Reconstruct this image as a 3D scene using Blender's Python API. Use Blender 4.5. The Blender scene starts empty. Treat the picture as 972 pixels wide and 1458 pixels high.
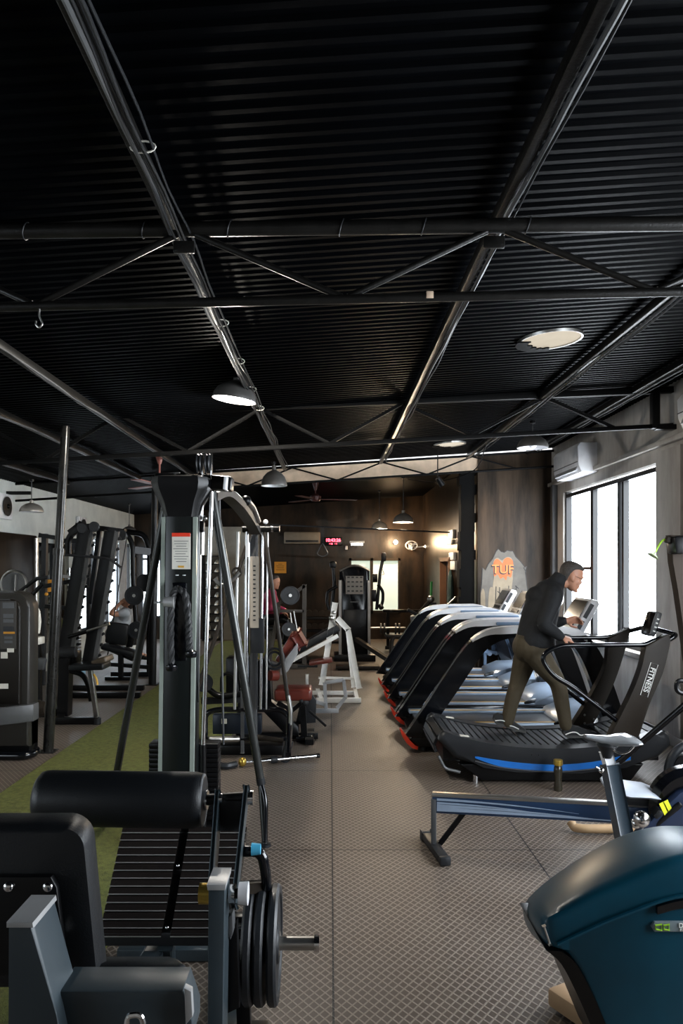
import bpy, bmesh, math, random
from mathutils import Vector as V, Matrix as M, Euler
random.seed(7)
PI = math.pi
S = bpy.context.scene
COL = S.collection
F = 1050.0                      # focal length in pixels of the 972x1458 frame
CH = 1.7                        # camera height
# ------------------------------------------------------------ camera, world, exposure
cd = bpy.data.cameras.new('camera'); cam = bpy.data.objects.new('camera', cd); COL.objects.link(cam)
cam.location = (0, 0, CH); cam.rotation_euler = (PI/2, 0, 0)
cd.sensor_fit = 'VERTICAL'; cd.sensor_height = 36; cd.sensor_width = 24
cd.lens = 36*F/1458
cd.shift_x = 16/1458; cd.shift_y = 79/1458
cd.clip_start = .05; cd.clip_end = 100
S.camera = cam
w = bpy.data.worlds.new('world'); S.world = w; w.use_nodes = True
w.node_tree.nodes['Background'].inputs[0].default_value = (.55, .7, 1, 1)
w.node_tree.nodes['Background'].inputs[1].default_value = 1.0
S.view_settings.view_transform = 'Standard'; S.view_settings.look = 'None'
S.view_settings.gamma = 1; S.view_settings.use_curve_mapping = False
S.view_settings.exposure = 1.0
WIN = 9.0                       # brightness of the daylit panes
LAMP = 55.0                     # watts of a lit pendant

def W(px, py, Y):
    return V(((px-470)*Y/F, Y, CH-(py-808)*Y/F))

# ------------------------------------------------------------ materials
MATS = {}
def mat(name, col, rough=.5, metal=0, var=0, vscale=8, bump=0, bscale=60, coat=0, spec=.5, emit=None, estr=0, stretch=None):
    if name in MATS: return MATS[name]
    m = bpy.data.materials.new(name); m.use_nodes = True
    nt = m.node_tree; b = nt.nodes['Principled BSDF']
    b.inputs['Base Color'].default_value = (*col, 1)
    b.inputs['Roughness'].default_value = rough; b.inputs['Metallic'].default_value = metal
    b.inputs['Specular IOR Level'].default_value = spec
    b.inputs['Coat Weight'].default_value = coat; b.inputs['Coat Roughness'].default_value = .08
    tc = nt.nodes.new('ShaderNodeTexCoord'); src = tc.outputs['Object']
    if stretch:
        mp = nt.nodes.new('ShaderNodeMapping'); mp.inputs['Scale'].default_value = stretch
        nt.links.new(src, mp.inputs[0]); src = mp.outputs[0]
    n = nt.nodes.new('ShaderNodeTexNoise'); n.inputs['Scale'].default_value = vscale; n.inputs['Detail'].default_value = 5
    nt.links.new(src, n.inputs['Vector'])
    v = var if var else .12
    mr = nt.nodes.new('ShaderNodeMapRange'); mr.inputs['From Min'].default_value = .25; mr.inputs['From Max'].default_value = .75
    mr.inputs['To Min'].default_value = 1-v; mr.inputs['To Max'].default_value = 1+v
    nt.links.new(n.outputs[0], mr.inputs['Value'])
    mx = nt.nodes.new('ShaderNodeVectorMath'); mx.operation = 'SCALE'; mx.inputs[0].default_value = col
    nt.links.new(mr.outputs[0], mx.inputs['Scale']); nt.links.new(mx.outputs[0], b.inputs['Base Color'])
    if bump:
        n2 = nt.nodes.new('ShaderNodeTexNoise'); n2.inputs['Scale'].default_value = bscale; n2.inputs['Detail'].default_value = 4
        nt.links.new(src, n2.inputs['Vector'])
        bp = nt.nodes.new('ShaderNodeBump'); bp.inputs['Strength'].default_value = bump; bp.inputs['Distance'].default_value = .01
        nt.links.new(n2.outputs[0], bp.inputs['Height']); nt.links.new(bp.outputs[0], b.inputs['Normal'])
    if emit:
        b.inputs['Emission Color'].default_value = (*emit, 1); b.inputs['Emission Strength'].default_value = estr
    MATS[name] = m; return m

blk   = mat('black_powder_coat', (.003,.003,.0035), .34, bump=.05, bscale=300, spec=.28)
blkg  = mat('black_gloss', (.003,.0035,.005), .16, coat=.3, spec=.35)
vinyl = mat('black_vinyl', (.004,.005,.0065), .42, bump=.12, bscale=220, spec=.4)
rub   = mat('black_rubber', (.01,.012,.015), .45, bump=.1)
dgrey = mat('dark_grey_paint', (.018,.019,.021), .4, spec=.3)
mgrey = mat('grey_paint', (.07,.072,.075), .4)
chrome= mat('chrome', (.72,.72,.73), .16, 1)
steel = mat('brushed_steel', (.5,.49,.47), .32, 1)
whitem= mat('white_paint', (.86,.85,.81), .35)
plasw = mat('white_plastic', (.72,.72,.74), .3)
silv  = mat('blue_lit_silver', (.34,.43,.56), .28, .35)  # bluish daylight reflection is mixed into the silver colour
palest= mat('pale_steel', (.4,.4,.4), .35, .3)
bluegr= mat('blue_grey_paint', (.16,.24,.36), .4)
maroon= mat('maroon_vinyl', (.12,.022,.014), .28, bump=.08, bscale=150)
yel   = mat('yellow_line', (.75,.42,.06), .4)
red   = mat('red_plastic', (.8,.05,.02), .35)
teal  = mat('teal_plastic', (.002,.042,.07), .33, coat=.0, bump=.04, bscale=500, spec=.3)
blue  = mat('blue_strip', (.01,.14,.5), .3)
beige = mat('beige_plastic', (.42,.27,.15), .5)
tan   = mat('beige_board', (.62,.47,.34), .7, var=.2)
paper = mat('paper', (.75,.72,.64), .7)
orange= mat('orange_paper', (.6,.26,.02), .6)
brown = mat('brown_metal', (.022,.016,.011), .5, spec=.25)
skin  = mat('skin', (.5,.24,.15), .5)
hair  = mat('dark_hair', (.03,.022,.018), .6, var=.4, vscale=80, bump=.4)
jack  = mat('black_jacket', (.003,.0035,.005), .8, bump=.9, bscale=9)
olive = mat('olive_trousers', (.058,.043,.022), .8, bump=.9, bscale=11)
magenta=mat('magenta_shirt', (.28,.02,.07), .8)
lime  = mat('lime_plastic', (.35,.65,.03), .4)
gold  = mat('gold_cap', (.6,.4,.08), .3, .8)
screen= mat('dark_screen', (.012,.01,.01), .15)
glassm= mat('clear_bottle', (.3,.3,.27), .1)
rust  = mat('copper_red_paint', (.25,.07,.05), .4)
green = mat('green_band', (.03,.3,.05), .5)

def pane_mat(name, col, strength, pattern=0):
    m = bpy.data.materials.new(name); m.use_nodes = True; nt = m.node_tree
    b = nt.nodes['Principled BSDF']; b.inputs['Base Color'].default_value = (.7,.75,.8,1); b.inputs['Roughness'].default_value = .2
    tc = nt.nodes.new('ShaderNodeTexCoord')
    n = nt.nodes.new('ShaderNodeTexNoise'); n.inputs['Scale'].default_value = 1.6; n.inputs['Detail'].default_value = 3
    nt.links.new(tc.outputs['Object'], n.inputs['Vector'])
    mr = nt.nodes.new('ShaderNodeMapRange'); mr.inputs['To Min'].default_value = strength*(1-pattern); mr.inputs['To Max'].default_value = strength*(1+pattern)
    nt.links.new(n.outputs[0], mr.inputs['Value']); nt.links.new(mr.outputs[0], b.inputs['Emission Strength'])
    b.inputs['Emission Color'].default_value = (*col, 1)
    return m
daylight = pane_mat('daylit_pane', (.86,.93,1), WIN, .15)
daydim   = pane_mat('daylit_far_pane', (.8,.9,1), 2.6, .2)
frosted  = pane_mat('frosted_lit_pane', (.66,.8,.62), .36, .08)
ledred   = mat('led_red', (.1,0,0), .4, emit=(1,.06,.1), estr=5)
bulbm    = mat('bulb_glow', (1,.9,.7), .4, emit=(1,.83,.6), estr=14)
bulbw    = mat('bulb_white', (1,1,1), .4, emit=(1,.97,.9), estr=6)
skylm    = mat('skylight_diffuser', (.2,.17,.13), .9, spec=0, emit=(1,.88,.7), estr=.25)

def nodes(name):
    m = bpy.data.materials.new(name); m.use_nodes = True
    nt = m.node_tree; return m, nt, nt.nodes['Principled BSDF'], nt.nodes.new('ShaderNodeTexCoord')
def mth(nt, op, a, b=None, c=None):
    n = nt.nodes.new('ShaderNodeMath'); n.operation = op
    for i, x in enumerate((a, b, c)):
        if x is None: continue
        if isinstance(x, (int, float)): n.inputs[i].default_value = x
        else: nt.links.new(x, n.inputs[i])
    return n.outputs[0]
def mixc(nt, fac, a, b):
    n = nt.nodes.new('ShaderNodeMix'); n.data_type = 'RGBA'
    nt.links.new(fac, n.inputs[0]) if not isinstance(fac, (int, float)) else None
    for i, x in ((6, a), (7, b)):
        if isinstance(x, tuple): n.inputs[i].default_value = (*x, 1)
        else: nt.links.new(x, n.inputs[i])
    return n.outputs[2]

def floor_material():
    m, nt, b, tc = nodes('rubber_mat_floor')
    sp = nt.nodes.new('ShaderNodeSeparateXYZ'); nt.links.new(tc.outputs['Object'], sp.inputs[0])
    x, y = sp.outputs[0], sp.outputs[1]
    def lines(sx, sy, p, wd):
        u = mth(nt, 'ADD', mth(nt, 'MULTIPLY', x, sx/p), mth(nt, 'MULTIPLY', y, sy/p))
        f = mth(nt, 'ABSOLUTE', mth(nt, 'SUBTRACT', mth(nt, 'FRACT', u), .5))
        n = nt.nodes.new('ShaderNodeMapRange'); n.inputs['From Min'].default_value = wd; n.inputs['From Max'].default_value = wd*.45
        nt.links.new(f, n.inputs['Value']); return n.outputs[0]
    g = mth(nt, 'MAXIMUM', lines(.80, .6, .034, .14), lines(-.80, .6, .034, .14))
    noise = nt.nodes.new('ShaderNodeTexNoise'); noise.inputs['Scale'].default_value = 1.3; noise.inputs['Detail'].default_value = 6
    nt.links.new(tc.outputs['Object'], noise.inputs['Vector'])
    n2 = nt.nodes.new('ShaderNodeTexNoise'); n2.inputs['Scale'].default_value = 40; n2.inputs['Detail'].default_value = 4
    nt.links.new(tc.outputs['Object'], n2.inputs['Vector'])
    base = mixc(nt, noise.outputs[0], (.066,.045,.032), (.108,.083,.065))
    lite = mixc(nt, n2.outputs[0], (.165,.13,.1), (.32,.27,.225))
    c = mixc(nt, g, base, lite)
    def seam(v, off, p):
        u = mth(nt, 'MULTIPLY', mth(nt, 'ADD', v, -off), 1/p)
        f = mth(nt, 'ABSOLUTE', mth(nt, 'SUBTRACT', mth(nt, 'FRACT', mth(nt, 'ADD', u, .5)), .5))
        return mth(nt, 'LESS_THAN', f, .0045/p)
    s = mth(nt, 'MAXIMUM', seam(x, .012, 1.19), seam(y, 4.44, 1.73))
    c = mixc(nt, s, c, (.006,.005,.005))
    nt.links.new(c, b.inputs['Base Color'])
    r = nt.nodes.new('ShaderNodeMapRange'); r.inputs['To Min'].default_value = .38; r.inputs['To Max'].default_value = .6
    nt.links.new(noise.outputs[0], r.inputs['Value']); nt.links.new(r.outputs[0], b.inputs['Roughness'])
    b.inputs['Specular IOR Level'].default_value = .55
    bp = nt.nodes.new('ShaderNodeBump'); bp.inputs['Strength'].default_value = .5; bp.inputs['Distance'].default_value = .003
    nt.links.new(mth(nt, 'SUBTRACT', g, mth(nt, 'MULTIPLY', s, 2.0)), bp.inputs['Height']); nt.links.new(bp.outputs[0], b.inputs['Normal'])
    return m
def turf_material():
    m, nt, b, tc = nodes('artificial_turf')
    n = nt.nodes.new('ShaderNodeTexNoise'); n.inputs['Scale'].default_value = 160; n.inputs['Detail'].default_value = 3
    n2 = nt.nodes.new('ShaderNodeTexNoise'); n2.inputs['Scale'].default_value = 1.2; n2.inputs['Detail'].default_value = 3
    for q in (n, n2): nt.links.new(tc.outputs['Object'], q.inputs['Vector'])
    n3 = nt.nodes.new('ShaderNodeTexNoise'); n3.inputs['Scale'].default_value = 28; n3.inputs['Detail'].default_value = 6; nt.links.new(tc.outputs['Object'], n3.inputs['Vector'])
    mr = nt.nodes.new('ShaderNodeMapRange'); mr.inputs['From Min'].default_value = .33; mr.inputs['From Max'].default_value = .67
    nt.links.new(mth(nt, 'MULTIPLY', mth(nt, 'ADD', n.outputs[0], n3.outputs[0]), .5), mr.inputs['Value'])
    c = mixc(nt, mr.outputs[0], (.018,.035,.004), (.2,.23,.045))
    c2 = mixc(nt, mth(nt, 'MULTIPLY', n2.outputs[0], .5), c, (.17,.14,.03))
    nt.links.new(c2, b.inputs['Base Color']); b.inputs['Roughness'].default_value = .85
    bp = nt.nodes.new('ShaderNodeBump'); bp.inputs['Strength'].default_value = .9; bp.inputs['Distance'].default_value = .012
    nt.links.new(n.outputs[0], bp.inputs['Height']); nt.links.new(bp.outputs[0], b.inputs['Normal'])
    return m
def concrete(name, a, c, rough=.75, sc=(1,1,.25), streak=1.0, spec=.4):
    m, nt, b, tc = nodes(name); b.inputs['Specular IOR Level'].default_value = spec
    mp = nt.nodes.new('ShaderNodeMapping'); mp.inputs['Scale'].default_value = sc; nt.links.new(tc.outputs['Object'], mp.inputs[0])
    n = nt.nodes.new('ShaderNodeTexNoise'); n.inputs['Scale'].default_value = 3.2*streak; n.inputs['Detail'].default_value = 9; n.inputs['Roughness'].default_value = .62
    nt.links.new(mp.outputs[0], n.inputs['Vector'])
    r = nt.nodes.new('ShaderNodeMapRange'); r.inputs['From Min'].default_value = .35; r.inputs['From Max'].default_value = .68
    nt.links.new(n.outputs[0], r.inputs['Value'])
    nt.links.new(mixc(nt, r.outputs[0], a, c), b.inputs['Base Color']); b.inputs['Roughness'].default_value = rough
    bp = nt.nodes.new('ShaderNodeBump'); bp.inputs['Strength'].default_value = .3; bp.inputs['Distance'].default_value = .01
    nt.links.new(n.outputs[0], bp.inputs['Height']); nt.links.new(bp.outputs[0], b.inputs['Normal'])
    return m
floorm = floor_material(); turfm = turf_material()
conc   = concrete('grey_concrete', (.28,.25,.22), (.5,.47,.43))
concd  = concrete('brown_glazed_wall', (.005,.0035,.0025), (.034,.021,.012), .33, (1,1,.3), 1.2, .25)
graf   = concrete('smoky_panel_wall', (.012,.008,.005), (.06,.04,.025), .5, (1.6,1,.2), 1.3, .2)
lwall  = concrete('pale_wall', (.55,.58,.56), (.72,.75,.72), .8, (1,1,1), .6)
gwall  = concrete('grey_far_wall', (.22,.2,.17), (.34,.33,.29), .8, (1,1,1), .6)
roofm  = mat('black_roof_sheet', (.0007,.0009,.0013), .45, var=.5, vscale=2.2, bump=.1, bscale=20, spec=.022)
mirror = mat('mirror', (.55,.6,.6), .04, 1)

# ------------------------------------------------------------ mesh builder
class MB:
    def __init__(s): s.bm = bmesh.new()
    def box(s, c, sz, R=None, bev=0, seg=2):
        r = bmesh.ops.create_cube(s.bm, size=1); vs = r['verts']
        Rm = R.to_matrix() if isinstance(R, Euler) else (R if R is not None else M.Identity(3))
        c = V(c)
        for v in vs: v.co = Rm @ V((v.co.x*sz[0], v.co.y*sz[1], v.co.z*sz[2])) + c
        if bev:
            es = {e for v in vs for e in v.link_edges}
            bmesh.ops.bevel(s.bm, geom=list(es), offset=min(bev, min(sz)*.49), segments=seg, affect='EDGES', profile=.5)
        return s
    def bar(s, p, q, w=.05, h=None, bev=.004, up=(0,0,1)):
        p, q = V(p), V(q); h = h or w; d = q-p; L = d.length; z = d.normalized(); u = V(up)
        if abs(z.dot(u)) > .98: u = V((1,0,0))
        x = u.cross(z).normalized(); y = z.cross(x)
        R = M((x, y, z)).transposed()
        return s.box((p+q)/2, (w, h, L), R, bev)
    def tube(s, pts, r, n=10, closed=False, flat=1.0):
        pts = [V(p) for p in pts]; rs = r if isinstance(r, (list, tuple)) else [r]*len(pts)
        N = len(pts); rings = []
        t0 = (pts[1]-pts[0]).normalized(); u = V((0,0,1)) if abs(t0.z) < .95 else V((1,0,0))
        nrm = (u - t0*u.dot(t0)).normalized()
        for i, p in enumerate(pts):
            if closed: t = (pts[(i+1) % N]-pts[i-1]).normalized()
            elif i == 0: t = t0
            elif i == N-1: t = (pts[-1]-pts[-2]).normalized()
            else: t = ((pts[i+1]-p).normalized()+(p-pts[i-1]).normalized()).normalized()
            nrm = (nrm - t*nrm.dot(t)).normalized(); b = t.cross(nrm)
            rings.append([p + nrm*math.cos(a)*rs[i] + b*math.sin(a)*rs[i]*flat for a in [2*PI*k/n for k in range(n)]])
        return s.loft(rings, closed)
    def loft(s, rings, closed=False, caps=True):
        bm = s.bm; R = [[bm.verts.new(p) for p in r] for r in rings]; n = len(R[0])
        rng = range(len(R)) if closed else range(len(R)-1)
        for i in rng:
            a, b = R[i], R[(i+1) % len(R)]
            for k in range(n): bm.faces.new((a[k], a[(k+1) % n], b[(k+1) % n], b[k]))
        if caps and not closed: bm.faces.new(R[0][::-1]); bm.faces.new(R[-1])
        return s
    def cyl(s, p, q, r, r2=None, n=20): return s.tube([p, q], [r, r if r2 is None else r2], n)
    def prism(s, poly, f, d0, d1, bev=0, seg=2):
        # poly: 2-D points; f(u, v, d) -> world point
        bm = s.bm; a = [bm.verts.new(f(u, v, d0)) for u, v in poly]; b = [bm.verts.new(f(u, v, d1)) for u, v in poly]
        n = len(poly); bm.faces.new(a); bm.faces.new(b[::-1])
        for k in range(n): bm.faces.new((a[k], b[k], b[(k+1) % n], a[(k+1) % n]))
        if bev:
            sa, sb = set(a), set(b)
            es = [e for e in bm.edges if (e.verts[0] in sa and e.verts[1] in sa) or (e.verts[0] in sb and e.verts[1] in sb)]
            bmesh.ops.bevel(bm, geom=es, offset=bev, segments=seg, affect='EDGES', profile=.5)
        return s
    def lathe(s, prof, c, axis=(0,0,1), n=28, caps=True):
        c = V(c); q = V((0,0,1)).rotation_difference(V(axis)); rings = []
        for r, z in prof: rings.append([c + q @ V((max(r,1e-4)*math.cos(2*PI*k/n), max(r,1e-4)*math.sin(2*PI*k/n), z)) for k in range(n)])
        return s.loft(rings, caps=caps)
    def sph(s, c, r, R=None, n=16):
        if isinstance(r, (int, float)): r = (r, r, r)
        x = bmesh.ops.create_uvsphere(s.bm, u_segments=n, v_segments=max(8, n*2//3), radius=1)
        Rm = R.to_matrix() if isinstance(R, Euler) else M.Identity(3)
        for v in x['verts']: v.co = Rm @ V((v.co.x*r[0], v.co.y*r[1], v.co.z*r[2])) + V(c)
        return s
    def mesh(s, name, origin=(0,0,0), smooth=40):
        bmesh.ops.recalc_face_normals(s.bm, faces=s.bm.faces)
        me = bpy.data.meshes.new(name); o = V(origin)
        for v in s.bm.verts: v.co -= o
        s.bm.to_mesh(me); s.bm.free()
        if smooth:
            me.shade_smooth(); me.set_sharp_from_angle(angle=math.radians(smooth))
        return me

def rnd(pts, rad=.05, k=5, closed=False):
    pts = [V(p) for p in pts]; out = []; N = len(pts)
    for i, p in enumerate(pts):
        if not closed and (i == 0 or i == N-1): out.append(p); continue
        a = pts[i-1]-p; b = pts[(i+1) % N]-p
        r = min(rad, a.length*.48, b.length*.48); A = p+a.normalized()*r; B = p+b.normalized()*r
        for j in range(k+1):
            t = j/k; out.append(A*(1-t)**2 + p*2*t*(1-t) + B*t*t)
    return out
def crv(pts, k=6, closed=False):
    P = [V(p) for p in pts]; out = []; N = len(P)
    for i in range(N if closed else N-1):
        p0 = P[i-1] if (i or closed) else P[0]; p1 = P[i]; p2 = P[(i+1) % N]; p3 = P[(i+2) % N] if closed else P[min(i+2, N-1)]
        for j in range(k):
            t = j/k; out.append(.5*((2*p1)+(p2-p0)*t+(2*p0-5*p1+4*p2-p3)*t*t+(3*p1-p0-3*p2+p3)*t**3))
    if not closed: out.append(P[-1])
    return out
def tup2(L): return [(p.x, p.y) for p in L]
def c2(pts, k=5, closed=False): return tup2(crv([(a, b, 0) for a, b in pts], k, closed))
XZ = lambda u, v, d: V((u, d, v))
def circ(r, n=32, c=(0,0)): return [(c[0]+r*math.cos(2*PI*i/n), c[1]+r*math.sin(2*PI*i/n)) for i in range(n)]

# ------------------------------------------------------------ objects
def setp(o, label=None, cat=None, group=None, kind=None):
    for k, v in (('label', label), ('category', cat), ('group', group), ('kind', kind)):
        if v: o[k] = v
    return o
def link(name, me, m, parent=None, loc=(0,0,0)):
    o = bpy.data.objects.new(name, me); COL.objects.link(o); o.location = loc
    if m: me.materials.append(m)
    if parent: o.parent = parent
    return o
class Thing:
    """Empty with parts; meshes are given in world coordinates unless local=True."""
    def __init__(s, name, label, cat, loc=(0,0,0), group=None, local=False):
        s.o = bpy.data.objects.new(name, None); COL.objects.link(s.o); s.o.location = loc; s.loc = V((0,0,0)) if local else V(loc)
        s.o.empty_display_size = .1
        setp(s.o, label, cat, group)
    def part(s, name, mb, m, label=None, parent=None, smooth=40):
        me = mb.mesh(name, s.loc, smooth) if isinstance(mb, MB) else mb
        o = link(name, me, m, parent or s.o)
        if label: o['label'] = label
        return o
def single(name, mb, m, label, cat, loc=(0,0,0), group=None, smooth=40):
    o = link(name, mb.mesh(name, loc, smooth), m, None, loc); return setp(o, label, cat, group)
def struct(name, mb, m, smooth=40, parent=None):
    o = link(name, mb.mesh(name, (0,0,0), smooth), m, parent)
    if not parent: o['kind'] = 'structure'
    return o
def dup(root, loc, label=None, rotz=None):
    def cp(o, par):
        c = o.copy(); COL.objects.link(c); c.parent = par
        for ch in o.children: cp(ch, c)
        return c
    r = cp(root, None); r.location = loc
    if rotz is not None: r.rotation_euler.z = rotz
    if label: r['label'] = label
    return r
def text(s, size, loc, R, m, parent, name='lettering', origin=(0,0,0), ext=.0015, bold=0):
    cu = bpy.data.curves.new('t', 'FONT'); cu.body = s; cu.size = size; cu.align_x = 'CENTER'; cu.align_y = 'CENTER'; cu.extrude = ext; cu.offset = bold
    t = bpy.data.objects.new('t', cu); COL.objects.link(t)
    dg = bpy.context.evaluated_depsgraph_get(); me = bpy.data.meshes.new_from_object(t.evaluated_get(dg))
    bpy.data.objects.remove(t); Rm = R.to_matrix() if isinstance(R, Euler) else R
    me.transform(M.Translation(V(loc)-V(origin)) @ Rm.to_4x4()); me.name = name
    me.materials.clear()
    return link(name, me, m, parent)
def voxel(mb, size, smooth=3, origin=(0,0,0)):
    me = mb.mesh('v', (0,0,0), 0); o = bpy.data.objects.new('v', me); COL.objects.link(o)
    r = o.modifiers.new('r', 'REMESH'); r.mode = 'VOXEL'; r.voxel_size = size; r.use_smooth_shade = True
    if smooth: sm = o.modifiers.new('s', 'SMOOTH'); sm.iterations = smooth; sm.factor = .5
    dg = bpy.context.evaluated_depsgraph_get(); out = bpy.data.meshes.new_from_object(o.evaluated_get(dg))
    bpy.data.objects.remove(o); out.transform(M.Translation(-V(origin))); return out
FACE = Euler((PI/2, 0, 0))      # text that faces the camera (-Y)

# ============================================================ THE ROOM
XL, XR, YB, YN = -4.65, 3.3, 17.5, -4.0
def roof(X): return 3.27+.066*X
fl = struct('floor', MB().box(((XL+XR)/2, (YB+YN)/2, -.05), (XR-XL+.4, YB-YN+.4, .1)), floorm, 0)
# corrugated roof sheets
mb = MB(); rows = []; y = YN-.1
prof = [(0,0),(.026,0),(.036,.014),(.062,.014),(.072,0)]
while y < YB+.1:
    for dy, dz in prof[:-1]:
        rows.append((y+dy, dz))
    y += .076
bm = mb.bm; prev = None
for yy, dz in rows:
    a = bm.verts.new((XL-.1, yy, roof(XL-.1)-dz)); b = bm.verts.new((XR+.1, yy, roof(XR+.1)-dz))
    if prev: bm.faces.new((prev[0], prev[1], b, a))
    prev = (a, b)
struct('ceiling', mb, roofm, 20)
struct('ceiling_deck', MB().prism([(XL-.2, roof(XL-.2)+.01), (XR+.2, roof(XR+.2)+.01), (XR+.2, roof(XR+.2)+.12), (XL-.2, roof(XL-.2)+.12)], XZ, YN-.2, YB+.2), roofm, 0)

def wall_with_holes(name, fixed, horiz0, horiz1, z0, z1, holes, m, thick=.2, axis='x'):
    """wall in plane axis=fixed; holes = (h0,h1,z0,z1) sorted along horizontal"""
    mb = MB(); cuts = [horiz0]
    def blk_(a, b, c, d):
        if b-a < 1e-4 or d-c < 1e-4: return
        if axis == 'x': mb.box((fixed+thick/2, (a+b)/2, (c+d)/2), (abs(thick), b-a, d-c))
        else: mb.box(((a+b)/2, fixed+thick/2, (c+d)/2), (b-a, abs(thick), d-c))
    p = horiz0
    for h0, h1, a, b in holes:
        blk_(p, h0, z0, z1); blk_(h0, h1, z0, a); blk_(h0, h1, b, z1); p = h1
    blk_(p, horiz1, z0, z1)
    return struct(name, mb, m, 0)
ZT = 3.55
wall_with_holes('wall_right', XR, YN, 11.0, 0, ZT, [(.6, 4.6, .8, 2.76), (7.48, 10.45, .8, 2.76)], conc)
wall_with_holes('wall_left', XL, YN, YB, 0, 3.05, [(-1.5, 2.5, .9, 2.3), (13.6, 17.2, .5, 2.25)], lwall, -.2)
wall_with_holes('wall_back', YB, XL, 2.3, 0, ZT, [(-4.5, -4.0, .5, 2.2), (.45, 1.66, .62, 1.92)], concd, .2, 'y')
struct('wall_front', MB().box(((XL+XR)/2, YN-.1, ZT/2), (XR-XL+.4, .2, ZT)), conc, 0)
wall_with_holes('wall_inner_right', 2.2, 11.15, YB, 0, ZT, [(13.25, 14.3, -.01, 1.85)], concd, .12)
struct('wall_mural', MB().box(((2.2+XR)/2+.1, 11.08, ZT/2), (XR-2.2+.2, .16, ZT)), graf, 0)
# pale grey stretch of the far wall left of the dark part
struct('wall_far_grey', MB().box((W(330,0,17.4).x, 17.43, 1.33), (1.3, .1, 2.66)), gwall, 0)

# windows
def window(n, x, y0, y1, z0, z1, mull, pm, depth=.08, trans=None, inner=-1, frame=blk):
    """window in a wall of constant x; mull = y positions"""
    mb = MB(); t = .05
    for yy in (y0+t/2, y1-t/2): mb.box((x, yy, (z0+z1)/2), (depth, t, z1-z0))
    for zz in (z0+t/2, z1-t/2-.03): mb.box((x, (y0+y1)/2, zz), (depth, y1-y0-2*t, t))
    for yy, wd in mull: mb.box((x, yy, (z0+z1)/2), (depth*.8, wd, z1-z0-.1))
    if trans: mb.box((x, (trans[0]+trans[1])/2, trans[2]), (depth*.6, trans[1]-trans[0], .04))
    o = struct('window_%d' % n, mb, frame, 0)
    g = MB().box((x+depth*.7*(-inner), (y0+y1)/2, (z0+z1)/2), (.012, y1-y0-.02, z1-z0-.02))
    struct('pane', g, pm, 0, o)
    return o
window(1, XR+.07, 7.48, 10.45, .8, 2.76, [(8.42, .05), (8.55, .06), (9.42, .1)], daylight, trans=(9.45, 10.4, 1.69))
window(2, XR+.07, .6, 4.6, .8, 2.76, [(1.9, .08), (3.3, .08)], daylight)
window(3, XL-.07, 13.6, 17.2, .5, 2.25, [(14.6, .08), (15.6, .05), (16.4, .08)], daydim, inner=1)
window(4, XL-.07, -1.5, 2.5, .9, 2.3, [(.2, .08)], daydim, inner=1)
mb = MB()
for xx in (-4.475, -4.025, -4.25): mb.box((xx, YB+.05, 1.35), (.05, .08, 1.7))
for zz in (.525, 1.9, 2.175): mb.box((-4.25, YB+.05, zz), (.4, .07, .05))
o = struct('window_5', mb, blk, 0); struct('pane', MB().box((-4.25, YB+.12, 1.35), (.5, .012, 1.7)), daydim, 0, o)
# frosted interior window in the back wall
mb = MB()
for xx, ww in ((.475, .05), (1.635, .05), (.98, .07)): mb.box((xx, YB+.02, 1.27), (ww, .1, 1.3))
for zz in (.65, 1.89): mb.box((1.055, YB+.02, zz), (1.21, .1, .06))
o = struct('window_6', mb, brown, 0); struct('pane', MB().box((1.055, YB+.08, 1.27), (1.2, .01, 1.28)), frosted, 0, o)
struct('trim_1', MB().box((XR-.04, 9.0, .775), (.12, 3.2, .05), bev=.006), conc)                 # window sill
struct('trim_2', MB().box((XR-.03, 3.5, 2.925), (.06, 15.0, .05), bev=.006), conc)               # ledge above the windows
struct('trim_3', MB().box((XR-.02, 7.12, 1.4), (.04, .5, 2.9)), conc)                            # pier beside the window
struct('trim_4', MB().box((XR-.04, 10.75, 1.45), (.08, .1, 2.9), bev=.01), mgrey)                # corner pipe-like trim
struct('baseboard_right', MB().box((XR-.025, 3.5, .05), (.05, 14.9, .1), bev=.01), conc)
# open doorway in the inner right wall
mb = MB()
for yy in (13.25, 14.3): mb.box((2.2, yy, .92), (.16, .07, 1.84))
mb.box((2.2, 13.775, 1.85), (.16, 1.12, .07)); o = struct('door_1', mb, mat('door_wood', (.12,.05,.02), .5), 0)
struct('door_leaf', MB().box((2.26, 13.775, .92), (.04, .95, 1.8)), mat('door_panel', (.02,.012,.008), .5), 0, o)
# beige fascia above the far truss
def yt3(px): return 670-.062*(px-300)
def yb3(px): return 694-.064*(px-320)
mb = MB(); a, b = W(262, yt3(262), 11.06), W(786, yt3(786), 11.06); c, d = W(786, yb3(786), 11.06), W(262, yb3(262), 11.06)
struct('trim_5', MB().prism([(a.x,a.z),(b.x,b.z),(c.x,c.z),(d.x,d.z)], XZ, 11.02, 11.1), tan, 0)
struct('trim_6', MB().prism([(a.x,a.z+.1),(b.x,b.z+.1),(b.x,b.z-.01),(a.x,a.z-.01)], XZ, 10.98, 11.02), mat('daylit_roof_gap', (.7,.7,.7), .6, emit=(.95,.97,1), estr=.8), 0)
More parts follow.
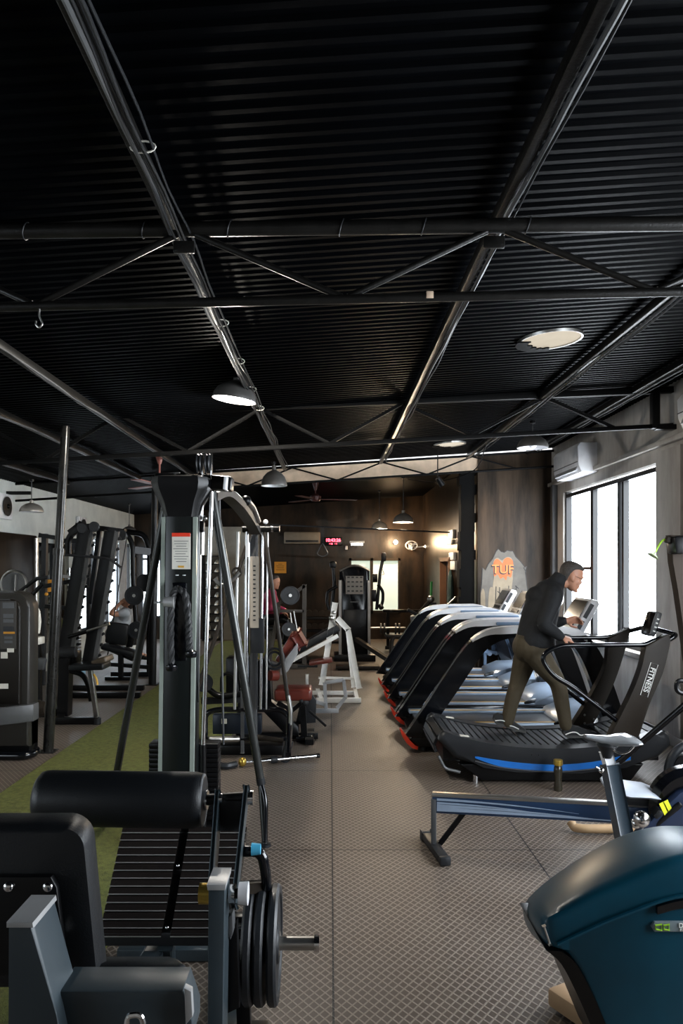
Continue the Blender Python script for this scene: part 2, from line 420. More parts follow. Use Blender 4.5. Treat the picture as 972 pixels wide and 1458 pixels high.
# ============================================================ ROOF STRUCTURE
def truss(Y, up, lo, nodes, r1, r2, rd, label, m, box=False, x0=XL, x1=XR):
    t = Thing('roof_truss', label, 'roof truss', ((x0+x1)/2, Y, 3.0), group=None)
    pu = lambda X: V((X, Y, up(X))); pl = lambda X: V((X, Y, lo(X)))
    mk = (lambda mb, a, b, r: mb.bar(a, b, r*2, r*2, .003, (0,1,0))) if box else (lambda mb, a, b, r: mb.cyl(a, b, r, n=14))
    t.part('top_chord', mk(MB(), pu(x0), pu(x1), r1), m)
    t.part('bottom_chord', mk(MB(), pl(x0), pl(x1), r2), m)
    for i, (a, b) in enumerate(nodes):
        if b is not None: t.part('diagonal', mk(MB(), pu(a)-V((0,0,r1*.7)), pl(b)+V((0,0,r2*.5)), rd), m)
    return t
# first truss, close overhead
Y1 = 3.14; s1 = F/Y1
up1 = lambda X: CH+(808-(329.5-.0115*(470+X*s1)))/s1
lo1 = lambda X: CH+(808-(437-.0225*(470+X*s1)))/s1
def xs(px, s): return (px-470)/s
N1 = []
for k in range(-4, 4):
    top = xs(262+k*441, s1); N1 += [(top-.03, xs(55+k*441, s1)), (top+.05, xs(486+k*441, s1))]
N1 = [(a, b) for a, b in N1 if XL < a < XR and XL < b < XR]
pipe = mat('dark_pipe_paint', (.007,.0066,.006), .33, var=.35, vscale=14, bump=.15, bscale=90, spec=.3)
roofblk = mat('matte_roof_black', (.003,.003,.003), .6, spec=.12)
t1 = truss(Y1, up1, lo1, N1, .031, .02, .014, 'near black roof truss of round pipes crossing the frame above the cable machine', pipe)
for px in (38, 206, 327, 486, 603, 751):
    X = xs(px, s1); z = up1(X)
    t1.part('wire_tie', MB().tube([(X+.034*math.cos(a)*.3, Y1+.034*math.sin(a), z+.034*math.cos(a)) for a in [2*PI*i/16 for i in range(16)]], .0025, 6, True), dgrey)
for px, pz in ((262, 352), (703, 345)):
    t1.part('gusset', MB().box((xs(px, s1), Y1, CH+(808-pz)/s1), (.09, .02, .05), bev=.005), pipe)
t1.part('paint_chip', MB().box((xs(611, s1), Y1-.019, lo1(xs(611, s1))+.004), (.03, .004, .03), bev=.002), tan, 'bare beige patch')
h = W(56, 440, Y1-.02)
single('ceiling_hook', MB().tube(crv([h+V((0,0,.0)), h+V((.0,0,-.03)), h+V((.012,0,-.06)), h+V((.0,0,-.078)), h+V((-.014,0,-.066)), h+V((-.014,0,-.05))], 5), .004, 8), steel,
       'small open steel hook hanging from the near truss at the left', 'hook', h)
# second truss
Y2 = 7.07; s2 = F/Y2
up2 = lambda X: CH+(808-(580-.041*(470+X*s2-350)))/s2
lo2 = lambda X: CH+(808-(629-.056*(470+X*s2-540)))/s2
N2 = []
x = xs(775, s2)
for k in range(-6, 3):
    c = x+k*1.36; N2 += [(c, c+.66), (c, c-.7)]
N2 = [(a, b) for a, b in N2 if XL < b < XR-.1 and XL < a < XR]
t2 = truss(Y2, up2, lo2, N2, .03, .02, .015, 'middle black roof truss ending in a square bracket on the right wall', roofblk, True, XL, XR-.02)
q = W(932, 560, Y2)
t2.part('end_post', MB().box((q.x, Y2, (lo2(q.x)+up2(q.x))/2), (.07, .08, up2(q.x)-lo2(q.x)+.05), bev=.005), blk)
t2.part('end_plate', MB().box(((q.x+XR)/2, Y2, lo2(q.x)-.01), (XR-q.x, .09, .05), bev=.005), blk)
# third truss
Y3 = 10.9; s3 = F/Y3
N3 = []
for k in range(-3, 4):
    c = xs(672+k*128, s3); N3 += [(c, c+.64), (c, c-.64)]
N3 = [(a, b) for a, b in N3 if XL < b < XR and XL < a < XR]
t3 = truss(Y3, lambda X: CH+(808-yt3(470+X*s3)-2)/s3, lambda X: CH+(808-yb3(470+X*s3))/s3, N3, .018, .018, .012, 'far black roof truss in front of the beige fascia strip', roofblk)
# purlins with conduit and cables
def purlin(X, zoff, label, cables, y1=10.85, y0=YN, m=pipe):
    z = roof(X)-zoff
    t = Thing('roof_purlin', label, 'roof purlin', (X, (y0+y1)/2, z), group=None)
    t.part('beam', MB().box((X, (y0+y1)/2, z), (.045, y1-y0, .06), bev=.006), m)
    for i in range(cables):
        rr = random.Random(int(X*100)+i); off = (i-(cables-1)/2)*.016
        pts = []; y = y0
        while y < min(y1, 10.8):
            pts.append((X+off+rr.uniform(-.012, .012)+.035, y, z-.035-rr.uniform(0, .018)-(.01 if i % 2 else 0))); y += .45
        t.part('cable', MB().tube(crv(pts, 3), .005 if i else .01, 6), dgrey if i else mgrey)
    return t
for X, zo, lb, nc in ((-.67, .07, 'black roof purlin with a thick bundle of grey cables left of centre', 5),
                      (.74, .07, 'black roof purlin with thin conduit right of centre', 2),
                      (2.02, .07, 'black roof purlin with paired conduit passing the round skylight', 3),
                      (2.9, .07, 'black roof purlin nearest the concrete window wall', 2),
                      (-2.03, .07, 'black roof purlin with a conduit above the leaning steel pole', 2),
                      (-2.8, .07, 'black roof purlin second from the pale left wall', 1),
                      (-3.85, .07, 'black roof purlin nearest the pale left wall', 1)):
    purlin(X, zo, lb, nc)
for yy in (.9, 1.7, 2.5, 4.3, 5.1, 5.9, 6.6):
    z = roof(-.67)-.1
    single('cable_tie', MB().tube([(-.635+.043*math.cos(a), yy, z+.02*math.sin(a)) for a in [2*PI*i/14 for i in range(14)]], .0035, 6, True), paper,
           'white strap tied round the cable bundle under the roof', 'cable tie', (-.635, yy, z), 'ties on the ceiling cable bundle')
# hanging loops of cable
q0 = V((2.02, 9.6, roof(2.02)-.12))
single('loose_cable', MB().tube(crv([q0, q0+V((-.05,.5,-.25)), q0+V((-.5,.9,-.36)), q0+V((-.9,1.1,-.30))], 8), .008, 6), blk,
       'black cable sagging in front of the beige fascia', 'cable', q0)
# posts
def post(pb, pt, r, label, m=pipe):
    t = Thing('steel_post', label, 'post', pb)
    a, b = V(pb), V(pt); k = a.lerp(b, .42)
    t.part('lower_tube', MB().cyl(a, a.lerp(b, .62), r), m); t.part('upper_tube', MB().cyl(a.lerp(b, .60), b, r*.82), m)
    t.part('collar', MB().cyl(a.lerp(b, .605), a.lerp(b, .625), r*1.12), m); t.part('foot_plate', MB().box(a+V((0,0,.006)), (r*3, r*3, .012), bev=.003), m)
    return t
polem = mat('worn_dark_steel', (.035,.034,.032), .22, .6, var=.4, vscale=12)
post((-2.6, 6.8, 0), (-2.44, 6.8, 3.0), .048, 'dark steel post with shiny side standing beside the grey weight tower at left', polem)
post((-2.58, 10.7, 0), (-2.54, 10.7, 3.03), .055, 'black steel post behind the front cable column', blk)
# round skylight
def skylight(c, r, label):
    """round hole through the sheets with a bent metal rim and a torn flap of black lining"""
    t = Thing('round_skylight', label, 'skylight', c); c = V(c); ax = V((-.066, 0, 1)).normalized()
    t.part('rim', MB().lathe([(r,-.012),(r+.014,-.014),(r+.018,.004),(r,.004),(r,-.012)], c, ax, 40, False), steel)
    t.part('diffuser', MB().lathe([(.001,-.002),(r,-.002),(r,.002),(.001,.002)], c, ax, 40), skylm)
    rr = random.Random(3); pts = []
    for k in range(15):
        a = PI*(.42+.62*k/14); pts.append((math.cos(a)*(r+.03), math.sin(a)*(r+.03)))
    for k in range(15)[::-1]:
        a = PI*(.42+.62*k/14); q = r*(.72+rr.uniform(-.1,.12)); pts.append((math.cos(a)*q, math.sin(a)*q))
    t.part('torn_lining', MB().prism(pts, lambda u, v, d: c+V((u, v, u*.066+d)), -.022, -.012), roofm)
    return t
q = W(783, 482, 5.35)
skylight((q.x, q.y, roof(q.x)-.018), .215, 'round cream skylight in the black roof, the nearer of two')
q = W(640, 627, 9.9)
skylight((q.x, q.y, roof(q.x)-.018), .2, 'round cream skylight far back near the fascia')

# ============================================================ LAMPS
def dome(name, label, rim, R, H, ztop, m, lit=0, group='dome pendant lamps', tilt=0, watts=None):
    """rim = centre of the lower edge"""
    t = Thing(name, label, 'pendant lamp', rim, group)
    c = V(rim); q = Euler((tilt*.3, tilt, 0)).to_matrix(); ax = q @ V((0,0,1))
    prof = [(R, 0), (R*1.01, .006), (R*.96, H*.3), (R*.82, H*.58), (R*.55, H*.82), (R*.26, H*.95), (R*.16, H*1.0), (R*.16, H*1.25), (R*.07, H*1.3), (.001, H*1.3)]
    inn = [(.001, H*.88), (R*.5, H*.76), (R*.78, H*.52), (R*.92, H*.26), (R*.97, .002)]
    t.part('shade', MB().lathe(prof+[], c, ax, 36, False), m)
    t.part('shade_lining', MB().lathe(inn[::-1], c, ax, 36, False), bulbw if lit == 2 else plasw, 'white inside of the shade')
    t.part('bulb', MB().sph(c+ax*H*.38, (R*.3, R*.3, R*.34)), bulbm if lit == 1 else (bulbw if lit else plasw))
    top = V((rim[0], rim[1], ztop)); t.part('cord', MB().cyl(c+ax*H*1.28, top, .007, n=8), mgrey)
    t.part('ceiling_rose', MB().lathe([(.001,0),(.035,0),(.03,-.03),(.001,-.035)][::-1], top), blk)
    if lit and (watts or LAMP):
        ld = bpy.data.lights.new('lamp_light', 'POINT'); ld.energy = watts or LAMP; ld.color = (1,.82,.6) if lit == 1 else (1,.93,.82)
        ld.shadow_soft_size = .02
        lo = bpy.data.objects.new('lamp_light', ld); COL.objects.link(lo); lo.parent = t.o; lo.location = (c+ax*(H*.38-R*.34-.03))-V(rim)
    return t
metgrey = mat('lamp_grey_metal', (.1,.095,.09), .4, .3)
lampst = mat('lamp_light_metal', (.38,.35,.31), .35, .5)
q = W(333, 570, 5.9); dome('pendant_lamp', 'dark dome pendant lamp glowing white, nearest one, under the cable bundle', q, .175, .155, roof(q.x)-.05, metgrey, 2, tilt=.14, watts=60)
q = W(390, 692, 10.1); dome('pendant_lamp', 'dark dome pendant lamp with pale rim hanging just in front of the beige fascia', q, .178, .22, roof(q.x)-.07, metgrey, 0)
q = W(574, 744, 13.1); dome('pendant_lamp', 'lit dome pendant lamp with warm bulb on a long cord at the back', q, .18, .17, roof(q.x)-.05, lampst, 1, watts=45)
q = W(540, 753, 15.2); dome('pendant_lamp', 'small grey dome pendant lamp left of the brighter lit one at the back', q, .17, .16, roof(q.x)-.05, lampst, 1, watts=18)
q = W(758, 638, 8.4); dome('pendant_lamp', 'dome pendant lamp hanging near the wall air conditioner', q, .175, .15, roof(q.x)-.05, metgrey, 0)
q = W(45, 729, 10.4); dome('pendant_lamp', 'grey steel dome pendant lamp in front of the pale left wall', q, .165, .13, roof(q.x)-.05, lampst, 0)
q = W(184, 757, 14.5); dome('pendant_lamp', 'dark dome pendant lamp above the far left bright window', q, .14, .11, roof(q.x)-.05, metgrey, 0)
# bare glowing bulb and tube light on the back wall
q = W(563, 772, 17.2)
t = Thing('wall_bulb', 'bare glowing warm bulb on the dark back wall above the frosted window', 'wall lamp', q)
t.part('bulb', MB().sph(q, .05), bulbm); t.part('holder', MB().cyl(q+V((0,.1,.0)), q+V((0,.3,0)), .04), blk)
ld = bpy.data.lights.new('lamp_light', 'POINT'); ld.energy = 42; ld.color = (1,.68,.38); ld.shadow_soft_size = .1
lo = bpy.data.objects.new('lamp_light', ld); COL.objects.link(lo); lo.parent = t.o; lo.location = (0,-.2,0)
for (a, lb) in ((508, 'short white tube light fitting under a black beam at the back'),):
    q = W(a, 775, 16.8); t = Thing('tube_light', lb, 'tube light', q)
    t.part('tube', MB().cyl(q-V((.13,0,0)), q+V((.13,0,0)), .025), bulbw); t.part('housing', MB().box(q+V((0,0,.05)), (.34, .07, .05), bev=.01), plasw)
    t.part('bracket', MB().box(q+V((0,.35,.06)), (.06, .66, .03)), blk)
# added spot, stands in for an unseen warm lamp (lights the papers and the mural)
q = V((1.5, 10.3, 2.95))
t = Thing('added_spotlight', 'added small black spotlight under the far truss, warming the mural', 'spotlight', q)
t.part('can', MB().cyl(q, q+V((.07,.03,-.1)), .035, .045), blk); t.part('bracket', MB().cyl(q, (q.x, q.y, roof(q.x)-.03), .008), blk)
ld = bpy.data.lights.new('lamp_light', 'SPOT'); ld.energy = 22; ld.color = (1,.7,.42); ld.spot_size = 1.7; ld.spot_blend = .9; ld.shadow_soft_size = .05
lo = bpy.data.objects.new('lamp_light', ld); COL.objects.link(lo); lo.parent = t.o; lo.location = (.1,.04,-.14); lo.rotation_euler = (V((2.6, 11, 1.8))-q-V((.1,.04,-.14))).to_track_quat('-Z','Y').to_euler()

# ============================================================ WALL FITTINGS
def aircon(label, y0, y1, z0, z1):
    c = V((XR, (y0+y1)/2, z0)); t = Thing('air_conditioner', label, 'air conditioner', c)
    prof = [(XR-.24, z0+.09), (XR-.20, z0), (XR, z0), (XR, z1), (XR-.21, z1), (XR-.25, z1-.05)]
    t.part('body', MB().prism(prof, lambda u, v, d: V((u, d, v)), y0, y1, .012), plasw)
    t.part('louvre', MB().box((XR-.232, c.y, z0+.055), (.02, (y1-y0)*.86, .06), Euler((0,.38,0)), .004), mat('ac_grey', (.35,.35,.36), .4))
    t.part('seam', MB().box((XR-.247, c.y, z0+.13), (.006, y1-y0-.02, .008)), mgrey)
    return t
aircon('white split air conditioner above the window at the mural corner', 9.1, 10.1, 2.88, 3.25)
aircon('white split air conditioner cut off at the right edge of the photo', 5.45, 6.5, 2.92, 3.22)
# back wall: beige box unit, led clock, notice, strap
q = W(430, 766, 17.38)
t = Thing('air_conditioner', 'beige split air conditioner on the dark back wall left of the red clock', 'air conditioner', q)
t.part('body', MB().box(q, (.85, .24, .28), bev=.03), mat('old_beige', (.2,.17,.13), .5)); t.part('louvre', MB().box(q+V((0,-.12,-.08)), (.76,.02,.05), bev=.004), dgrey)
q = W(474, 771, 17.45)
t = Thing('led_clock', 'black wall clock with red glowing LED digits', 'clock', q)
t.part('case', MB().box(q, (.42, .06, .2), bev=.01), blk)
text('10:43:26', .105, q+V((0,-.034,.028)), FACE, ledred, t.o, 'digits', q, bold=.002); text('1 08   1 5', .05, q+V((0,-.034,-.055)), FACE, ledred, t.o, 'date_digits', q)
q = W(493, 780, 17.4); single('wall_socket', MB().box(q, (.06,.05,.09), bev=.01), plasw, 'tiny white socket on the wall right of the red clock', 'socket', q)
q = W(399, 808, 17.42)
t = Thing('wall_notice', 'orange paper notice on the dark back wall', 'notice', q)
t.part('sheet', MB().box(q, (.28, .012, .27)), orange)
for i, wd in enumerate((.1, .18, .16, .19)): t.part('printed_line', MB().box(q+V((0,-.008,.08-.045*i)), (wd, .002, .01)), brown)
def strap(px, label, y0, py0, py1, wd):
    q = W(px, py0, y0); e = W(px, py1, y0)
    t = Thing('suspension_strap', label, 'strap', q)
    t.part('strap', MB().box(q-V((0,0,(q-e).z*.28)), (.05, .012, (q-e).z*.6)), blk)
    L = (q-e).z; z = e.z
    t.part('loop', MB().tube(rnd([(q.x, q.y, z+L*.5), (q.x-wd, q.y, z+.05), (q.x, q.y, z), (q.x+wd, q.y, z+.05)], .04, 4, True), .008, 6, True), mgrey)
    return t
strap(459, 'black suspension strap with triangular grey handle hanging left of the LED clock', 12.5, 752, 793, .1)
a, b = W(384, 747, 12.5), W(640, 758, 12.5)
single('pull_up_rail', MB().cyl(a, b, .013, n=10), dgrey, 'long thin dark rail spanning the back area above the strap', 'rail', a)
# ceiling fans
def fan(label, hub, ztop, R, m, ang=0, droop=0):
    t = Thing('ceiling_fan', label, 'ceiling fan', hub); c = V(hub)
    t.part('motor', MB().lathe([(.001,-.07),(.07,-.06),(.1,-.02),(.1,.03),(.05,.07),(.001,.08)], c), m)
    t.part('rod', MB().cyl(c+V((0,0,.06)), (c.x, c.y, ztop), .012, n=10), m)
    t.part('canopy', MB().lathe([(.02,-.14),(.06,-.01),(.06,0),(.001,0)], (c.x, c.y, ztop)), m)
    for k in range(3):
        a = ang+k*2*PI/3; d = V((math.cos(a), math.sin(a), 0)); n = V((-d.y, d.x, 0))
        poly = [d*.09-n*.03, d*.25-n*.06, d*R-n*.07, d*R+n*.06, d*.25+n*.06, d*.09+n*.03]
        t.part('blade', MB().loft([[c+p+V((0,0,-.03)) for p in poly], [c+p+V((0,0,-.022)) for p in poly]]), m)
    return t
q = W(449, 709, 13.2); fan('dark red ceiling fan in the dark back area', q, roof(q.x)-.03, .75, mat('dark_maroon_fan', (.06,.015,.012), .5), .15)
q = W(227, 688, 9.0); fan('copper ceiling fan partly behind the front cable column', q, roof(q.x)-.03, .6, rust, 2.4)
q = W(585, 778, 17.1)
t = Thing('wall_fan', 'small white wall fan lit by the bare bulb above the frosted window', 'fan', q)
t.part('guard', MB().tube([(q.x+.13*math.cos(a), q.y-.1, q.z+.02+.1*math.sin(a)) for a in [2*PI*i/20 for i in range(20)]], .012, 6, True), plasw)
t.part('motor', MB().sph(q+V((0,-.02,.02)), (.06,.1,.06)), plasw); t.part('arm', MB().tube([q+V((0,.0,0)), q+V((.0,.15,-.05)), q+V((0,.38,-.02))], .02, 8), plasw)
for k in range(3):
    a = k*2.09+.4; t.part('blade', MB().box(q+V((.06*math.cos(a), -.1, .02+.06*math.sin(a))), (.1,.008,.05), Euler((.3,-a,0)), .003), plasw)
t.part('side_lamp', MB().sph(q+V((.36,0,.0)), (.05,.045,.04)), bulbm, 'lit head beside the fan')
t.part('side_arm', MB().cyl(q+V((.02,.1,-.02)), q+V((.36,.02,0)), .012), plasw)
# left wall: exhaust fans, mirrors, dark panel
for (px, py, lb) in ((2, 721, 'white square exhaust fan high on the pale left wall, nearest the photo edge'), (113, 750, 'white square exhaust fan high on the pale left wall, beyond the steel post')):
    Y = XL*F/(px-470); q = V((XL+.04, Y, CH-(py-808)*Y/F)); t = Thing('exhaust_fan', lb, 'exhaust fan', q)
    t.part('frame', MB().box(q, (.06, .42, .36), bev=.01), plasw); t.part('grille', MB().lathe([(.001,0),(.12,.0),(.14,.02),(.001,.03)], q+V((.03,0,0)), (1,0,0)), dgrey)
    t.part('hub', MB().sph(q+V((.05,0,0)), .035), blk)
def wpanel(name, y0, y1, z0, z1, m, label, cat, t=.03):
    q = ((XL+.02, (y0+y1)/2, (z0+z1)/2)); return single(name, MB().box(q, (t, y1-y0, z1-z0), bev=.004), m, label, cat, q)
wpanel('wall_panel', 8.5, 11.6, .1, 2.2, concd, 'glossy dark brown panel on the left wall behind the weight tower', 'wall panel')
wpanel('wall_mirror', 11.65, 12.6, .3, 2.1, mirror, 'tall wall mirror on the left wall beside the dark panel', 'mirror')
wpanel('wall_mirror', 12.65, 13.5, .3, 2.1, mirror, 'tall wall mirror on the left wall next to the far window', 'mirror')
q = (XL+.1, 11.6, 1.3)
single('steel_tube', MB().cyl((XL+.12, 11.35, .02), (XL+.12, 11.35, 2.15), .04), steel, 'bright vertical steel tube against the dark left panel', 'tube', q)
wpanel('wall_notice', 11.9, 12.25, 1.3, 1.5, orange, 'orange notice stuck on the left mirror', 'notice', .05)
for (px, py, L) in ((70, 702, .35), (75, 727, .25)):
    Y = 10.6 if px == 70 else 11.3; q = W(px, py, Y); q.x = XL+L*.5
    single('wall_bracket', MB().box(q, (L, .04, .05), bev=.004), blk, 'black bracket arm sticking out of the pale left wall, %s' % ('upper' if px == 70 else 'lower'), 'bracket', q)
# curtains
for i, (y0, lb) in enumerate(((14.4, 'white sheer curtain at the far left window, nearer one'), (16.0, 'white sheer curtain at the far left window, farther one'))):
    pts = [(XL+.06+.025*math.sin(k*.9), y0+k*.035) for k in range(18)]; mb = MB(); bm = mb.bm
    a = [bm.verts.new((x, y, .45)) for x, y in pts]; b = [bm.verts.new((x, y, 2.3)) for x, y in pts]
    for k in range(17): bm.faces.new((a[k], a[k+1], b[k+1], b[k]))
    o = single('curtain', mb, mat('sheer_curtain', (.6,.63,.66), .9), lb, 'curtain', (XL+.06, y0, .45)); md = o.modifiers.new('s', 'SOLIDIFY'); md.thickness = .004
# shoe shelf
c = W(303, 914, 17.2); zt = W(303, 790, 17.2).z; c = V((c.x, 17.2, .0)); Wd = .42
t = Thing('shoe_shelf', 'tall black open shelf of pale shoes beside the far grey wall', 'shelf', c)
t.part('side_panel', MB().box((c.x-Wd/2, 17.2, zt/2), (.03, .3, zt)), blk); t.part('side_panel', MB().box((c.x+Wd/2, 17.2, zt/2), (.03, .3, zt)), blk)
nr = 10
for k in range(nr+1): t.part('board', MB().box((c.x, 17.2, .05+k*(zt-.08)/nr), (Wd, .3, .02)), blk)
shoe0 = None
for k in range(nr):
    for s in (-1, 1):
        z = .062+k*(zt-.08)/nr; x = c.x+s*.1
        if shoe0 is None:
            mb = MB(); mb.loft([[V((a*.045*wd, y, zz+h*b)) for a, b in ((-1,0),(1,0),(1,.6),(.6,1),(-.6,1),(-1,.6))] for y, wd, h, zz in ((-.13,.5,.03,.0),(-.09,.95,.05,0),(0,1,.075,0),(.08,.85,.1,0),(.12,.7,.1,0))])
            shoe0 = single('shoe', mb, paper, 'pale shoe standing on the tall black shelf', 'shoe', (0,0,0), 'shoes on the tall black shelf')
            shoe0.location = (x, 17.15, z)
        else:
            o = shoe0.copy(); COL.objects.link(o); o.location = (x, 17.15, z)
# inner right wall: papers, electrical boxes, black column, mural
def yx(px): return 2.2*F/(px-470)
for i, (px, p0, p1, lb) in enumerate(((645, 754, 768, 'top'), (643, 768, 776, 'second'), (646, 786, 798, 'third'), (648, 798, 812, 'lowest'))):
    Y = yx(px); z0 = CH-(p1-808)*Y/F; z1 = CH-(p0-808)*Y/F; q = V((2.17, Y, (z0+z1)/2))
    single('switch_box', MB().box(q, (.05, .5, z1-z0-.02), bev=.008), paper if i != 2 else plasw, 'cream switch box on the inner right wall beside the black column, %s of the stack' % lb, 'switch box', q)
q = V((2.1, 13.0, 1.25)); single('hanging_coat', MB().loft([[(2.12+.05*math.cos(a)*s_, 13.0+.12*math.sin(a)*s_, z) for a in [2*PI*k/14 for k in range(14)]] for z, s_ in ((.8,1.1),(1.1,1.2),(1.5,1),(1.62,.5),(1.66,.2))]), mat('dark_green_cloth', (.01,.03,.028), .9), 'dark green garment hanging by the inner doorway', 'coat', q)
mb = MB()
for k in range(24):
    z = k*.14; o_ = random.uniform(-.03, .03); mb.box((2.06+o_*.5, 11.16, z+.07), (.2+abs(o_), .22, .145), bev=.004)
struct('trim_7', mb, mat('matte_black_foam', (.004,.004,.004), .95, spec=.1), 0)
# mural : generic dripping shape with orange letters, painted flat on the panel
YM = 10.995
def mp(px, py, d=0): 
    v = W(px, py, YM); return (v.x, v.z)
m_ = Thing('wall_mural_painting', 'grey and cream dripping mural with orange letters on the smoky panel wall', 'mural', (W(715,0,YM).x, YM, 1.5))
mgr = mat('mural_grey', (.11,.098,.082), .6, var=.25); mcr = mat('mural_cream', (.24,.19,.125), .6, var=.2); mor = mat('mural_orange', (.45,.1,.012), .5); mln = mat('mural_line', (.012,.01,.008), .5)
out = [(684,873),(683,845),(685,830),(686,808),(690,812),(695,802),(701,795),(706,784),(709,781),(713,785),(718,786),(722,783),(727,784),(730,784),(734,792),(742,800),(748,808),(750,806),(748,815),(749,822),(750,832),(752,845),(752,873)]
def flat(name, pts, m, d, smooth=False):
    P = [mp(*p) for p in pts]
    if smooth: P = c2(P, 4, True)
    return m_.part(name, MB().prism(P, XZ, YM-d, YM+.004), m, smooth=0)
flat('outline_shape', out, mln, .002)
cx, cy = 717, 830
flat('grey_field', [(cx+(x-cx)*.965, cy+(y-cy)*.975) for x, y in out], mgr, .004)
flat('cream_drips', [(702,873),(701,838),(703,820),(702,800),(708,794),(714,798),(718,795),(724,793),(729,798),(730,820),(728,840),(727,873)], mcr, .006, True)
flat('side_drip', [(685,873),(684,848),(687,838),(690,846),(690,873)], mcr, .006, True); flat('side_drip', [(695,873),(696,842),(700,836),(704,845),(702,873)], mcr, .007, True)
flat('orange_patch', [(703,820),(702,803),(706,796),(711,798),(715,802),(717,797),(721,794),(726,795),(730,800),(729,812),(727,822),(722,820),(720,826),(716,822),(712,824),(708,818)], mor, .008, True)
lc = W(715.5, 812, YM); text('TUF', .185, V((lc.x-.01, YM-.009, lc.z)), FACE, mln, m_.o, 'letters', m_.loc, .001, .006)
lc = W(715.5, 812, YM); text('TUF', .185, V((lc.x+.0, YM-.011, lc.z+.012)), FACE, mat('mural_orange_bright', (.75,.22,.04), .5), m_.o, 'letters', m_.loc, .001, 0)
for x0, y0, x1, y1 in ((706,835,705,872),(711,836,711,872),(715,842,714,872),(720,838,721,872),(724,834,724,872),(708,842,712,845),(716,842,719,838),(735,834,732,860),(733,834,738,838),(745,808,749,815)):
    a, b = W(x0,y0,YM-.009), W(x1,y1,YM-.009); m_.part('drip_line', MB().bar(a, b, .012, .002, 0, (0,1,0)), mln)
# ============================================================ TURF
single('artificial_turf', MB().box((-1.735, 9.4, .006), (1.47, 15.2, .012)), turfm, 'long green strip of artificial turf on the floor behind the cable columns', 'turf', (-1.735, 9.4, 0), smooth=0)

